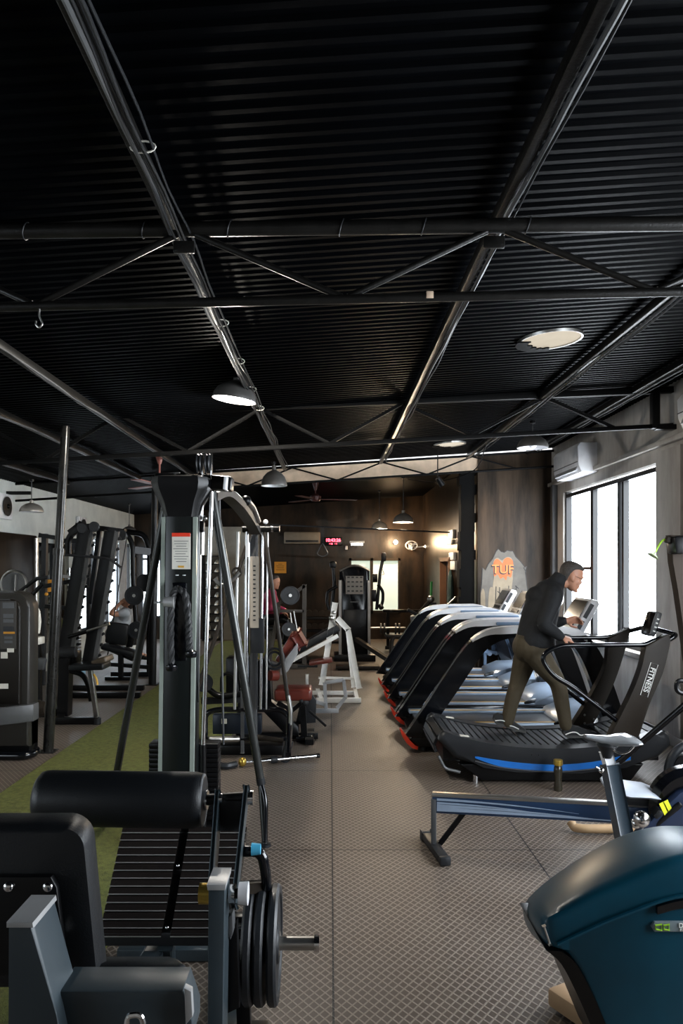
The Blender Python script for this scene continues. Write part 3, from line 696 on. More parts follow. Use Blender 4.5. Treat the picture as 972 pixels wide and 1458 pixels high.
# ============================================================ ROW OF TREADMILLS (local: x along, y across 0..0.85)
def make_treadmill():
    t = Thing('treadmill', 'x', 'treadmill', (0,0,0), 'row of white-topped black treadmills', True)
    def arm_poly():
        sc = 155.5; f = lambda px, py: ((px-572)/sc, 1.7-(py-808)/sc)
        outer = [f(*p) for p in ((574,1049),(600,1012),(640,952),(665,918),(690,900),(720,894),(770,893),(805,894),(835,906),(856,934),(872,975),(884,1010),(896,1042))]
        inner = [f(*p) for p in ((866,1046),(852,1008),(838,965),(822,930),(803,911),(780,907),(730,908),(702,917),(683,935),(650,984),(622,1024),(602,1052))]
        return c2(outer, 4), c2(inner, 4)
    po, pi_ = arm_poly()
    for y in (0, .9):
        a = t.part('side_arm', MB().prism(po+pi_, XZ, y, y+.1, .028, 3), blkg)
        # white cap over the upper part
        cap = [p for p in po if .62 < p[0] < 1.7 and p[1] > .95]
        low = [(u, v-.055*min(1, (u-.5)*2.4)) for u, v in cap][::-1]
        t.part('white_cap', MB().prism([(u, v+.012) for u, v in cap]+low, XZ, y-.006, y+.106, .01), plasw, 'white cap on the arm', a)
        tip = [(-.03,.24),(-.01,.18),(.03,.12),(.08,.075),(.13,.06),(.135,.085),(.1,.1),(.055,.145),(.02,.2),(-.02,.25)]
        if y == 0: t.part('red_tip', MB().prism([(u+.01, v-.03) for u, v in tip], XZ, y+.005, y+.095, .006), red, 'red bumper strip', a)
        gr = [(u, v) for u, v in po if .1 < u < .6]
        t.part('edge_line', MB().tube([V((u-.006, y+.012, v+.006)) for u, v in gr], .005, 6), mgrey, None, a)
    t.part('base', MB().prism([(.12,.03),(.1,.12),(.2,.19),(2.05,.19),(2.1,.12),(2.05,.03)], XZ, .1, .9, .02), blk)
    t.part('side_skirt', MB().prism([(.12,.05),(.06,.1),(.14,.19),(.3,.235),(1.95,.235),(2.0,.06)], XZ, .03, .1, .02), blkg)
    t.part('deck', MB().box((1.05, .5, .2), (1.75, .56, .03), bev=.004), mat('treadmill_belt', (.03,.032,.036), .3))
    for y, s in ((.165, -1), (.835, 1)):
        r_ = t.part('side_rail', MB().box((1.02, y, .225), (1.75, .11, .035), bev=.008), silv)
        t.part('yellow_line', MB().box((1.02, y-s*.042, .2435), (1.72, .016, .004)), yel, 'yellow line', r_)
    t.part('motor_hood', MB().prism([(1.5,.19),(1.55,.27),(1.75,.35),(1.98,.36),(2.05,.25),(2.05,.19)], XZ, .1, .9, .02), silv)
    t.part('hood_edge', MB().tube(crv([(1.42,.1,.25),(1.5,.14,.262),(1.56,.19,.272)], 5), [.012+.01*math.sin(k/10*PI) for k in range(11)], 8), blk)
    # console
    R = Euler((0, .0, 0)); cx = 1.72
    hs = [(1.60,1.02),(1.82,1.40),(1.885,1.385),(1.90,1.35),(1.72,1.02)]
    c = t.part('console', MB().prism(hs, XZ, .26, .74, .018, 3), plasw)
    d = V((.22,0,.38)).normalized(); n = V((-d.z,0,d.x))
    def face(u0, u1, y0, y1, m, nm):
        p = V((1.60,0,1.02)); a = p+d*u0+n*.002; b = p+d*u1+n*.002
        t.part(nm, MB().loft([[V((a.x, y0, a.z)), V((a.x, y1, a.z)), V((b.x, y1, b.z)), V((b.x, y0, b.z))], [V((a.x, y0, a.z))+n*.008, V((a.x, y1, a.z))+n*.008, V((b.x, y1, b.z))+n*.008, V((b.x, y0, b.z))+n*.008]]), m, None, c)
    face(.2, .41, .29, .71, screen, 'screen'); face(.02, .11, .29, .71, dgrey, 'button_panel'); face(.135, .175, .34, .66, dgrey, 'button_panel')
    # side decoration seen from the aisle: dark bezel on the housing's near side
    for u0, u1, w0, w1 in ((.25,.40,.012,.05),(.13,.22,.012,.05),(.02,.10,.012,.05)):
        p = V((1.60,0,1.02)); q = [p+d*u0-n*w0, p+d*u1-n*w0, p+d*u1-n*w1, p+d*u0-n*w1]
        t.part('side_bezel', MB().loft([[V((v.x, .254, v.z)) for v in q], [V((v.x, .263, v.z)) for v in q]]), dgrey, None, c)
    t.part('cross_bar', MB().box((1.66, .5, 1.04), (.22, .82, .06), bev=.02), silv)
    for y in (.12, .86): t.part('hand_grip', MB().box((1.3, y, 1.12), (.5, .05, .035), bev=.012), bluegr)
    for x in (.22, 1.95):
        for y in (.14, .86): t.part('levelling_foot', MB().cyl((x, y, 0), (x, y, .06), .03, .022), rub)
    return t
tm = make_treadmill()
TY = [6.74, 7.79, 8.82, 9.84]
lbl = ['black treadmill with white arm caps directly behind the curved one, nearest of the row',
       'black treadmill with white arm caps, second in the row from the man',
       'black treadmill with white arm caps, third in the row from the man',
       'black treadmill with white arm caps, farthest of the row beside the mural wall']
tm.o.location = (.66, TY[0], 0); tm.o['label'] = lbl[0]
for k in range(1, 4): dup(tm.o, (.66+.0*k, TY[k], 0), lbl[k])
text('USA   SPIRIT', .085, V((.66+.92, TY[0]+.026, .145)), FACE, whitem, None, 'lettering', (.66, TY[0], 0)).parent = tm.o

# ============================================================ CURVED TREADMILL
YC0, YC1 = 5.78, 6.62
ct = Thing('curved_treadmill', 'black curved treadmill with blue side stripe under the walking man', 'treadmill', (1.7, 6.2, 0))
xm, xl, xr = 1.76, .90, 2.62
def bz(x): return .265+.13*abs((x-xm)/.86)**2.2
top = [(x, bz(x)) for x in [xl+(xr-xl)*k/24 for k in range(25)]]
side = [(xl-.05,.34),(xl-.035,.385)]+[(u, v+.015) for u, v in top]+[(xr+.05,.37),(xr+.06,.3),(xr-.05,.2),(xr-.3,.13),(xm+.2,.085),(xm-.3,.095),(xl+.3,.13),(xl+.08,.2)]
for y0, y1, nm in ((YC0, YC0+.13, 'near'), (YC1-.13, YC1, 'far')):
    sd = ct.part('side_shell', MB().prism(side, XZ, y0, y1, .045, 4), dgrey)
    ct.part('lower_frame', MB().prism([(xl+.12,.15),(xr-.15,.15),(xr-.25,.02),(xl+.3,.02)], XZ, y0+.03, y1-.01, .01), blk)
# blue stripe on the near side
bs = crv([W(676,1078,YC0), W(720,1088,YC0), W(789,1093,YC0), W(850,1088,YC0), W(897,1077,YC0)], 6)
ct.part('blue_stripe', MB().loft([[V((p.x, YC0-.008, p.z+h)), V((p.x, YC0+.03, p.z+h)), V((p.x, YC0+.03, p.z-h)), V((p.x, YC0-.008, p.z-h))] for p, h in [(p, .006+.018*min(1, i/5)) for i, p in enumerate(bs)]]), blue, 'blue stripe')
ct.part('stripe_edge', MB().tube([p+V((0,-YC0*0-.006,-.03)) for p in bs], .006, 6), mgrey)
# slatted belt: slats plus end drum
belt = [(xl+.0+.09*math.cos(a)-.0, .30+.10*math.sin(a)) for a in [PI*1.2-k*PI*.7/5 for k in range(6)]]
pth = crv([(x, 0, z) for x, z in [(xl-.05,.23),(xl-.065,.30),(xl-.02,.37)]+top[1::2]+[(xr+.02,.40),(xr+.07,.34)]], 8)
L = [0]
for i in range(1, len(pth)): L.append(L[-1]+(pth[i]-pth[i-1]).length)
def at(s):
    for i in range(1, len(pth)):
        if L[i] >= s:
            t_ = (s-L[i-1])/(L[i]-L[i-1]); return pth[i-1].lerp(pth[i], t_), (pth[i]-pth[i-1]).normalized()
    return pth[-1], (pth[-1]-pth[-2]).normalized()
mb = MB(); s_ = .03
while s_ < L[-1]-.03:
    p, d = at(s_); ang = -math.atan2(d.z, d.x)
    mb.box((p.x, (YC0+YC1)/2, p.z-.005), (.054, YC1-YC0-.22, .022), Euler((0, ang, 0)), .004, 1); s_ += .062
ct.part('slat_belt', mb, rub)
ct.part('belt_bed', MB().prism([(x, z-.03) for x, z in top]+[(xr,.16),(xl,.16)], XZ, YC0+.11, YC1-.11), blk)
for y in (YC0+.05, YC1-.08): ct.part('end_sticker', MB().box((xl+.16, y, bz(xl+.16)+.022), (.07,.05,.004), Euler((0,.12,0))), paper)
for x, y in ((xl+.25, YC0+.06), (xr-.35, YC0+.06), (xl+.25, YC1-.06), (xr-.35, YC1-.06)): ct.part('levelling_foot', MB().cyl((x, y, 0), (x, y, .06), .022), chrome)
for px in (757, 767): 
    q = W(px, 1075, YC0-.002); ct.part('screw', MB().sph((q.x, YC0-.001, q.z+.0), .006, n=8), blk)
a, b = W(636, 1083, YC0), W(656, 1098, YC0); ct.part('rear_handle', MB().tube(rnd([V((xl-.05, YC0+.02, .22)), V((xl-.0, YC0+.02, .12)), V((xl+.12, YC0+.02, .09))], .03), .012, 8), mgrey)
def poly_px(mb, pts, Y, y1, bev=.01): return mb.prism([(W(x,y,Y).x, W(x,y,Y).z) for x, y in pts], XZ, Y, y1, bev)
nu = c2([(920,920),(912.6,953),(896,995),(868,1049)], 5)+c2([(905,1062),(924,1004),(943,959),(954.6,911),(950,903)], 5)
# pixel polygons: first list left edge, second right edge
up_m = ct.part('upright', poly_px(MB(), nu, 5.86, 5.95, .012), brown)
fu = c2([(866,908),(862,948),(843,987),(814,1034)], 5)+c2([(838,1040),(859.5,1004),(879,959),(897,899),(893,896)], 5)
up_f = ct.part('upright', poly_px(MB(), fu, 6.5, 6.58, .012), brown)
for (x, y) in ((832,1018),(845,1024),(832,1030)): q = W(x, y, 6.495); ct.part('bolt', MB().sph(q, .01, n=8), steel, None, up_f)
# FITNESS box
cI = W(924, 968, 5.853); R = Euler((PI/2, 0, 0)).to_matrix(); Rt = M.Rotation(math.radians(108), 3, 'Y') @ R
text('FITNESS', .058, cI, Rt, whitem, up_m, 'lettering', ct.loc, .001, .001)
hw, hl = .03, .135; ax = Rt @ V((1,0,0)); ay = Rt @ V((0,1,0)); cr = [cI+ax*hl*a+ay*hw*b for a, b in ((-1,-1),(1,-1),(1,1),(-1,1))]
ct.part('letter_frame', MB().tube(cr, .0028, 4, True), whitem, 'white outline', up_m)
hr = rnd([W(952,906,5.9), W(930,912,5.9), W(918,918,5.9), W(795,919,5.9), W(768,934,5.9), W(786,962,5.9), W(812,976,5.9), W(884,1031,5.9)], .13, 7)
ct.part('handrail', MB().tube(hr, .019, 12), blkg)
hr2 = rnd([W(896,898,6.55), W(866,908,6.55), W(775,908,6.55), W(748,922,6.55), W(766,952,6.55), W(802,979,6.55), W(838,1008,6.55)], .13, 7)
ct.part('handrail', MB().tube(hr2, .019, 12), blkg)
ct.part('cross_tube', MB().tube(rnd([W(893,899,6.55), W(917,893,6.35), W(940,897,6.1), W(964,904,5.9), W(950,912,5.9)], .06), .02, 12), blkg)
c0 = W(927, 888, 6.2); Rc = Euler((0, .33, .12))
cs = ct.part('console', MB().box(c0, (.055, .15, .21), Rc, .015, 3), mgrey); nn = Rc.to_matrix() @ V((0,-1,0)); 
ct.part('console_face', MB().box(c0+(Rc.to_matrix() @ V((-.03,0,.0))), (.004,.13,.18), Rc, .002), screen, None, cs)
for k in range(4): ct.part('button', MB().box(c0+(Rc.to_matrix() @ V((-.0,-.077,-.06+.035*k))), (.02,.004,.012), Rc, .001), whitem, None, cs)

# clear bottle with gold cap on the floor beside it
b0 = V((1.735, 5.62, 0))
t = Thing('bottle', 'small dark bottle with gold cap on the floor in front of the curved treadmill', 'bottle', b0)
t.part('body', MB().lathe([(.001,0),(.03,0),(.034,.02),(.026,.09),(.033,.15),(.03,.18),(.014,.2),(.001,.2)], b0), mat('dark_bottle', (.035,.03,.02), .15))
t.part('cap', MB().lathe([(.001,.195),(.034,.195),(.036,.205),(.034,.235),(.001,.238)], b0), gold, 'gold cap')

# ============================================================ ROWING MACHINE
ra, rb = V((.61, 4.42, .285)), V((2.25, 4.09, .30)); dr = (rb-ra).normalized(); nr_ = V((dr.y, -dr.x, 0)).normalized()
rw = Thing('rowing_machine', 'dark blue rowing machine with silver rail lying across the floor behind the bike saddle post', 'rowing machine', (ra.x, ra.y, 0))
ml = ra.lerp(rb, .62)
rl = rw.part('rail', MB().bar(ra, rb, .055, .1, .01, (0,0,1)), mat('dark_blue_paint', (.012,.03,.07), .3))
rw.part('rail_top', MB().bar(ra+V((0,0,.058)), rb+V((0,0,.058)), .05, .02, .004), steel, 'steel track on top', rl)
for k, (z0, z1, wd, fr) in enumerate(((.035,-.005,.007,.62),(.015,-.02,.006,.5),(-.002,-.03,.009,.7),(-.022,-.036,.012,.85))):
    P = [ra+dr*(.03+fr*1.3*u)+nr_*(.0285)+V((0,0,z0*(1-u*u)+z1*u*u)) for u in [i/10 for i in range(11)]]
    rw.part('silver_swoosh', MB().loft([[p+V((0,0,wd*(1-i/11))), p-V((0,0,wd*(1-i/11))), p-V((0,0,wd*(1-i/11)))+nr_*.002, p+V((0,0,wd*(1-i/11)))+nr_*.002] for i, p in enumerate(P)]), silv, None, rl)
e = ra+dr*.02
lg = rw.part('rear_leg', MB().box((e.x-.01, e.y, .17), (.03, .06, .3), Euler((0,0,-.2)), .004), mgrey)
rw.part('brace', MB().bar(e+dr*.17+V((0,0,-.04)), (e.x+.03, e.y, .05), .03, .02), blk)
rw.part('foot_bar', MB().bar((e.x-.03, e.y+.17, .03), (e.x+.02, e.y-.2, .03), .06, .045, .008), dgrey)
rw.part('end_cap', MB().bar((e.x+.02, e.y-.2, .03), (e.x+.025, e.y-.235, .03), .065, .05, .008), rub)
rw.part('end_cap', MB().bar((e.x-.03, e.y+.17, .03), (e.x-.035, e.y+.2, .03), .065, .05, .008), rub)
sc_ = ra+dr*1.14
def seat_ring(u, wd, z, th): return [sc_+dr*u+nr_*wd*math.cos(a)+V((0,0,z+th*math.sin(a))) for a in [2*PI*k/16 for k in range(16)]]
rw.part('seat', MB().loft([seat_ring(-.17,.10,.17,.008), seat_ring(-.15,.15,.165,.02), seat_ring(-.05,.16,.145,.028), seat_ring(.06,.14,.14,.025), seat_ring(.12,.11,.125,.018), seat_ring(.14,.06,.12,.008)]), mat('pale_grey_seat', (.38,.41,.46), .4))
rw.part('seat_carriage', MB().bar(sc_-dr*.14+V((0,0,.09)), sc_+dr*.1+V((0,0,.09)), .1, .05), dgrey)
# footrests and flywheel at the right
fp = W(925, 1152, 4.15)
for k, s in enumerate((-.1, .12)):
    c = fp+V((0, s, -.02)); R = Euler((0, -.75, -.2)); f_ = rw.part('footrest', MB().box(c, (.30, .11, .03), R, .01), blk)
    rw.part('foot_strap', MB().box(c+(R.to_matrix() @ V((.02,0,.035))), (.05,.12,.03), R, .008), dgrey, None, f_)
    for j in range(5): rw.part('tread_rib', MB().box(c+(R.to_matrix() @ V((-.11+.045*j,0,.018))), (.008,.09,.006), R), mgrey, None, f_)
q = W(985, 1150, 4.1)
fw = rw.part('flywheel_cover', MB().lathe([(.001,-.07),(.20,-.07),(.235,-.03),(.235,.03),(.20,.07),(.001,.07)], q, (nr_.x, nr_.y, 0), 40), blkg)
rw.part('front_frame', MB().prism([(W(*p,4.05).x, W(*p,4.05).z) for p in ((905,1180),(962,1125),(1000,1110),(1010,1150),(960,1185))], XZ, 4.0, 4.06, .01), mat('navy_paint', (.01,.02,.05), .3))
text('II', .09, W(949, 1152, 3.995), M.Rotation(-.45, 3, 'Y') @ FACE.to_matrix(), mat('yellow_print', (.75,.75,.02), .5), rw.o, 'yellow_mark', rw.loc, .001, .01)
rw.part('chrome_knuckle', MB().sph(W(913,1166,3.96), .045).sph(W(905,1172,3.98), .03), chrome)
rw.part('front_leg', MB().bar((rb.x, rb.y, .28), (rb.x+.05, rb.y, .02), .06, .05), blk)
# grey bent floor tube (beige) behind
bt = Thing('beige_floor_tube', 'beige bent tube lying low on the floor behind the saddle post', 'floor tube', W(815,1183,4.72))
pts = rnd([W(812,1170,4.75), W(818,1180,4.72), W(830,1184,4.7), W(1010,1184,4.7)], .06)
bt.part('tube', MB().tube([V((p.x, p.y, max(.035, p.z))) for p in pts], .028, 12), mat('light_wood', (.5,.33,.18), .45))

# ============================================================ EXERCISE BIKE WITH TEAL SHROUD
bk = Thing('exercise_bike', 'large teal shrouded exercise bike with pale saddle at the lower right', 'exercise bike', (1.35, 2.9, 0))
def ring(px_near, px_far, yn, yf): return None
YN1, YF1 = 2.28, 2.70
near = [(776,1312),(800,1296),(835,1277),(870,1262),(907,1246),(940,1233),(985,1222),(1060,1228),(1090,1300),(1085,1460),(1050,1560),(900,1560),(872,1500),(855,1458),(832,1400),(812,1362),(800,1350),(785,1345)]
far_ = [(748,1288),(775,1258),(812,1231),(845,1210),(880,1192),(917,1180),(955,1176),(1000,1185),(1020,1240),(1010,1380),(980,1460),(880,1460),(850,1440),(838,1410),(815,1370),(800,1355),(775,1345),(752,1318)]
def R3(pts, Y, k=3): return [W(x, y, Y) for x, y in c2(pts, k, True)]
A = R3(near, YN1); B = R3(far_, YF1); cA = sum(A, V())/len(A); cB = sum(B, V())/len(B)
rings = [[cA+(p-cA)*.9+V((0,-.012,0)) for p in A], [cA+(p-cA)*.965+V((0,-.006,0)) for p in A], A, [a.lerp(b, .08)+((a-cA).normalized()*.012) for a, b in zip(A, B)], [a.lerp(b, .5)+((a-cA).normalized()*.018) for a, b in zip(A, B)], [a.lerp(b, .9)+((a-cA).normalized()*.012) for a, b in zip(A, B)], B, [cB+(p-cB)*.93+V((0,.01,0)) for p in B]]
sh = bk.part('shroud', MB().loft(rings), teal, smooth=50)
# darker trim strip under the near edge, crease and silver line
ed = crv([W(790,1348,2.3), W(812,1368,2.3), W(835,1412,2.3), W(858,1465,2.3), W(885,1530,2.3)], 5)
bk.part('edge_trim', MB().loft([[p+V((-.035,-.02,-.0)), p+V((.012,-.03,0)), p+V((.012,.3,0)), p+V((-.035,.3,0))] for p in ed]), blk, None, sh)
cre = crv([W(793,1345,YN1-.02), W(850,1318,YN1-.022), W(900,1298,YN1-.022), W(950,1280,YN1-.022), W(1010,1268,YN1-.02)], 5)
bk.part('crease', MB().tube(cre, .006, 6), teal, None, sh)
cr2 = crv([W(935,1296,YN1-.022), W(965,1288,YN1-.022), W(1010,1282,YN1-.02)], 5); bk.part('slot', MB().loft([[p+V((0,-.004,.012)), p+V((0,.01,.012)), p+V((0,.01,-.012)), p+V((0,-.004,-.012))] for p in cr2]), blkg, None, sh)
bk.part('silver_clip', MB().bar(W(774,1318,2.26), W(783,1345,2.26), .008, .006), steel, None, sh)
# logo pill, cropped by the frame
lp = W(966, 1319, YN1-.018)
pl = bk.part('logo_plate', MB().prism([(lp.x-.085, lp.z), (lp.x-.075, lp.z+.015), (lp.x+.11, lp.z+.015), (lp.x+.12, lp.z), (lp.x+.11, lp.z-.015), (lp.x-.075, lp.z-.015)], XZ, lp.y-.004, lp.y+.01, .002), mat('logo_grey', (.16,.2,.22), .4), None, sh)
for i, sx in enumerate((-1, 1)):
    x0 = lp.x-.052+.0125*sx
    bk.part('logo_mark', MB().tube([V((x0-sx*.009, lp.y-.006, lp.z+.009)), V((x0+sx*.009, lp.y-.006, lp.z+.006)), V((x0+sx*.009, lp.y-.006, lp.z-.006)), V((x0-sx*.009, lp.y-.006, lp.z-.009))] if i == 0 else [V((x0-.009, lp.y-.006, lp.z+.006)), V((x0+.007, lp.y-.006, lp.z+.009)), V((x0+.007, lp.y-.006, lp.z-.009)), V((x0-.009, lp.y-.006, lp.z-.006))], .003, 6, True), lime, None, pl)
text('DHZ', .02, V((lp.x+.018, lp.y-.006, lp.z+.005)), FACE, whitem, pl, 'lettering', bk.loc, .001, .0004)
text('FITNESS', .011, V((lp.x+.02, lp.y-.006, lp.z-.008)), FACE, whitem, pl, 'lettering', bk.loc, .001, .0002)
# seat post and saddle
pb = W(886, 1195, 3.35)
sp0, sp1 = W(868, 1090, 3.5), W(893, 1215, 3.38)
bk.part('seat_tube', MB().bar(sp0, sp1, .062, .075, .008, (0,1,0)), mat('dark_slate_paint', (.025,.04,.055), .3))
bk.part('seat_post', MB().bar(W(862,1070,3.52), W(871,1102,3.5), .045, .055, .004, (0,1,0)), plasw, 'white sliding post')
bk.part('pop_pin', MB().sph(W(856,1097,3.46), .014).cyl(W(856,1097,3.46), W(848,1092,3.46), .006), chrome)
sd0 = W(866, 1055, 3.5)
def sring(u, w_, zt, th): return [sd0+V((u, w_*math.cos(a), zt+th*math.sin(a))) for a in [2*PI*k/18 for k in range(18)]]
bk.part('saddle', MB().loft([sring(-.118,.012,.022,.004), sring(-.11,.022,.022,.010), sring(-.06,.03,.012,.016), sring(0,.05,.0,.024), sring(.05,.085,.006,.024), sring(.1,.11,.008,.02), sring(.125,.095,.006,.014), sring(.132,.05,.004,.006)]), mat('saddle_grey_gloss', (.22,.23,.24), .18, coat=.6))
bk.part('saddle_clamp', MB().lathe([(.02,-.03),(.03,0),(.05,.03),(.04,.05),(.001,.05)][::1], W(864,1070,3.5)), dgrey)
bk.part('saddle_rail', MB().tube(rnd([sd0+V((-.01,-.03,-.02)), sd0+V((.03,-.04,-.05)), sd0+V((.07,-.05,-.045)), sd0+V((.1,-.05,-.015))], .02), .005, 8), chrome)
# frame under it
fb = V((sp1.x, 3.38, .2))
bk.part('main_frame', MB().bar(sp1, (sp1.x+.02, 3.3, .12), .07, .08).bar((1.1, 2.55, .14), (1.5, 3.7, .12), .08, .06), blk)
st0, st1 = W(792,1405,2.86), V((1.32, 2.38, .045)); st0.z = .05
bk.part('front_stabiliser', MB().bar((st0.x, st0.y, .05), (st0.x+.42, st0.y-.75, .05), .10, .07, .012), beige)
bk.part('rear_stabiliser', MB().bar((1.2, 3.75, .05), (1.85, 3.6, .05), .1, .07, .012), blk)
bk.part('handlebar', MB().tube(rnd([(1.75,2.9,.7),(1.78,2.85,1.1),(1.7,2.75,1.2),(1.72,2.6,1.2)], .06), .018, 10), blk)
bk.part('handlebar_post', MB().bar((1.6,2.9,.13), (1.77,2.88,.85), .07, .06), blk)

# ============================================================ BITS AT THE RIGHT EDGE
q = W(965, 775, 5.0)
sm = Thing('stair_climber', 'brown framed exercise machine with slanting bar and dark wheel cut off at the right edge', 'exercise machine', (2.45, 5.0, 0))
sm.part('mast', MB().prism([(W(*p,5.0).x, W(*p,5.0).z) for p in ((951,762),(985,762),(1000,1000),(985,1010),(972,910),(962,840),(955,800))], XZ, 4.97, 5.05, .01), mat('matte_brown', (.035,.026,.02), .8, spec=.2))
sm.part('head_box', MB().box(W(975,775,4.95), (.2,.14,.12), Euler((0,-.1,0)), .02), blk)
sm.part('head_bracket', MB().box(W(953,770,4.95), (.06,.05,.04), Euler((0,.3,0)), .01), brown)
sm.part('slanting_bar', MB().cyl(W(985,995,5.0), W(868,1096,5.35), .022, n=14), blkg)
sm.part('lower_bar', MB().cyl(W(985,1090,4.9), W(938,1122,4.9), .016), dgrey)
wq = W(985, 1100, 5.2)
sm.part('wheel', MB().tube([(wq.x+.17*math.cos(a), wq.y, wq.z+.2*math.sin(a)) for a in [2*PI*k/32 for k in range(32)]], .03, 10, True), rub)
sm.part('wheel_disc', MB().cyl(wq-V((0,.02,0)), wq+V((0,.02,0)), .15), blk)
sm.part('grip', MB().tube(rnd([W(985,972,4.9), W(963,968,4.9), W(962,985,4.9), W(985,990,4.9)], .04), .016, 8), blk)
sm.part('base_frame', MB().bar((2.1,5.3,.04), (3.0,5.0,.04), .08, .06).bar((2.45,5.0,.04), (2.45,5.0,.95), .05, .05), blk)
q = W(936, 778, 5.0)
hn = Thing('phone_horn', 'small lime and white trumpet shaped holder sticking out from the brown machine head', 'holder', q)
hn.part('stem', MB().tube(crv([W(952,768,4.95), W(944,769,4.96), W(938,776,4.97), W(933,786,4.98)], 5), [.008-.0002*k for k in range(16)], 8), lime)
hn.part('cup', MB().lathe([(.006,0),(.012,-.015),(.036,-.03),(.04,-.034),(.001,-.024)], W(933,786,4.98), (.55,0,.8)), mat('pale_lime', (.55,.65,.4), .5))
# ============================================================ PEOPLE
def ell(c, ax_u, ax_v, ru, rv, n=20): return [V(c)+V(ax_u)*ru*math.cos(a)+V(ax_v)*rv*math.sin(a) for a in [2*PI*k/n for k in range(n)]]
def limb(mb, pts, rs, n=14):
    mb.tube(crv(pts, 4), list(interp(rs, 4)), n); mb.sph(pts[0], rs[0]*.99, n=14); mb.sph(pts[-1], rs[-1]*.99, n=14)
def interp(rs, k):
    for i in range(len(rs)-1):
        for j in range(k): yield rs[i]+(rs[i+1]-rs[i])*j/k
    yield rs[-1]
def hand(mb, wrist, d, palm_n, curl=.6, sc=1.0, side=1):
    """wrist point, direction of hand, palm normal"""
    d = V(d).normalized(); n = V(palm_n); n = (n-d*n.dot(d)).normalized(); s = d.cross(n)*side
    w0 = V(wrist)
    for k in range(6):
        t = k/5; mb.sph(w0+d*(.012+.072*t)*sc, (.001,)*3, n=6)
    rings = []
    for t, wd, th in ((0,.026,.019),(.02,.03,.018),(.05,.039,.015),(.08,.041,.013),(.088,.036,.009)):
        rings.append([w0+d*t*sc+s*wd*sc*math.cos(a)+n*th*sc*math.sin(a) for a in [2*PI*k/16 for k in range(16)]])
    mb.loft(rings)
    for k, (o, L_) in enumerate(((.030,.066),(.0105,.075),(-.0095,.07),(-.0285,.055))):
        p = w0+d*.078*sc+s*o*sc; dd = d.copy(); pts = [p-d*.015*sc, p]; a = curl*(.85+.08*k)
        for f in (.45, .32, .23):
            dd = (dd*math.cos(a)+n*math.sin(a)).normalized(); pts.append(pts[-1]+dd*L_*f*sc)
            nn = (n-dd*n.dot(dd)); n2 = nn.normalized() if nn.length > .05 else -d
            a *= .9
            # rotate next bend within the (d,n) plane
            base = math.atan2(dd.dot(n), dd.dot(d))+a; dd = d*math.cos(base)+n*math.sin(base)
            dd = dd.normalized()*1.0; a = curl*.0+1e-3
        mb.tube(pts, [.0095*sc,.0095*sc,.009*sc,.0082*sc,.0072*sc], 8); mb.sph(pts[-1], .0072*sc, n=8)
    p = w0+d*.022*sc+s*.024*sc; q = p+(d*.5+s*.62+n*.4).normalized()*.036*sc; r = q+(d*.85+s*.15+n*.5).normalized()*.03*sc; e = r+(d*.9+n*.5).normalized()*.02*sc
    mb.tube([p, q, r, e], [.0125*sc,.011*sc,.0098*sc,.008*sc], 8); mb.sph(e, .008*sc, n=8)
def head(mb, c, fwd, up, s=1.0):
    """c = centre of skull; height .23"""
    f = V(fwd).normalized(); u = V(up); u = (u-f*u.dot(f)).normalized(); l = u.cross(f)
    P = lambda a, b, h: V(c)+f*a*s+l*b*s+u*h*s
    rings = []
    for h, cf, rf, rl in ((.118,-.01,.02,.02),(.108,-.012,.055,.05),(.085,-.01,.083,.068),(.05,-.008,.096,.076),(.015,-.006,.097,.077),(-.02,0,.09,.073),(-.05,.012,.076,.066),(-.078,.026,.058,.056),(-.1,.04,.042,.043),(-.112,.05,.024,.026)):
        rings.append([P(cf+rf*math.cos(a), rl*math.sin(a), h) for a in [2*PI*k/20 for k in range(20)]])
    mb.loft(rings)
    mb.loft([[P(a_+.004*math.sin(t_), w_*math.cos(t_), h_+.009*math.sin(t_)) for t_ in [2*PI*j/10 for j in range(10)]] for a_, h_, w_ in ((.078,.012,.007),(.09,-.008,.009),(.1,-.026,.014),(.096,-.038,.015),(.082,-.042,.012))])   # nose
    mb.sph(P(.083,0,-.062), (.014*s,.022*s,.008*s)); mb.sph(P(.08,0,-.075), (.014*s,.02*s,.008*s))
    mb.sph(P(.082,0,.022), (.016*s,.045*s,.009*s)); mb.sph(P(.078,0,-.1), (.018*s,.02*s,.014*s))
    for sd in (-1, 1):
        mb.sph(P(-.005,.078*sd,-.012), (.022*s,.012*s,.034*s)); mb.sph(P(.045,.045*sd,-.03), (.03*s,.022*s,.024*s))
    return P, f, l, u
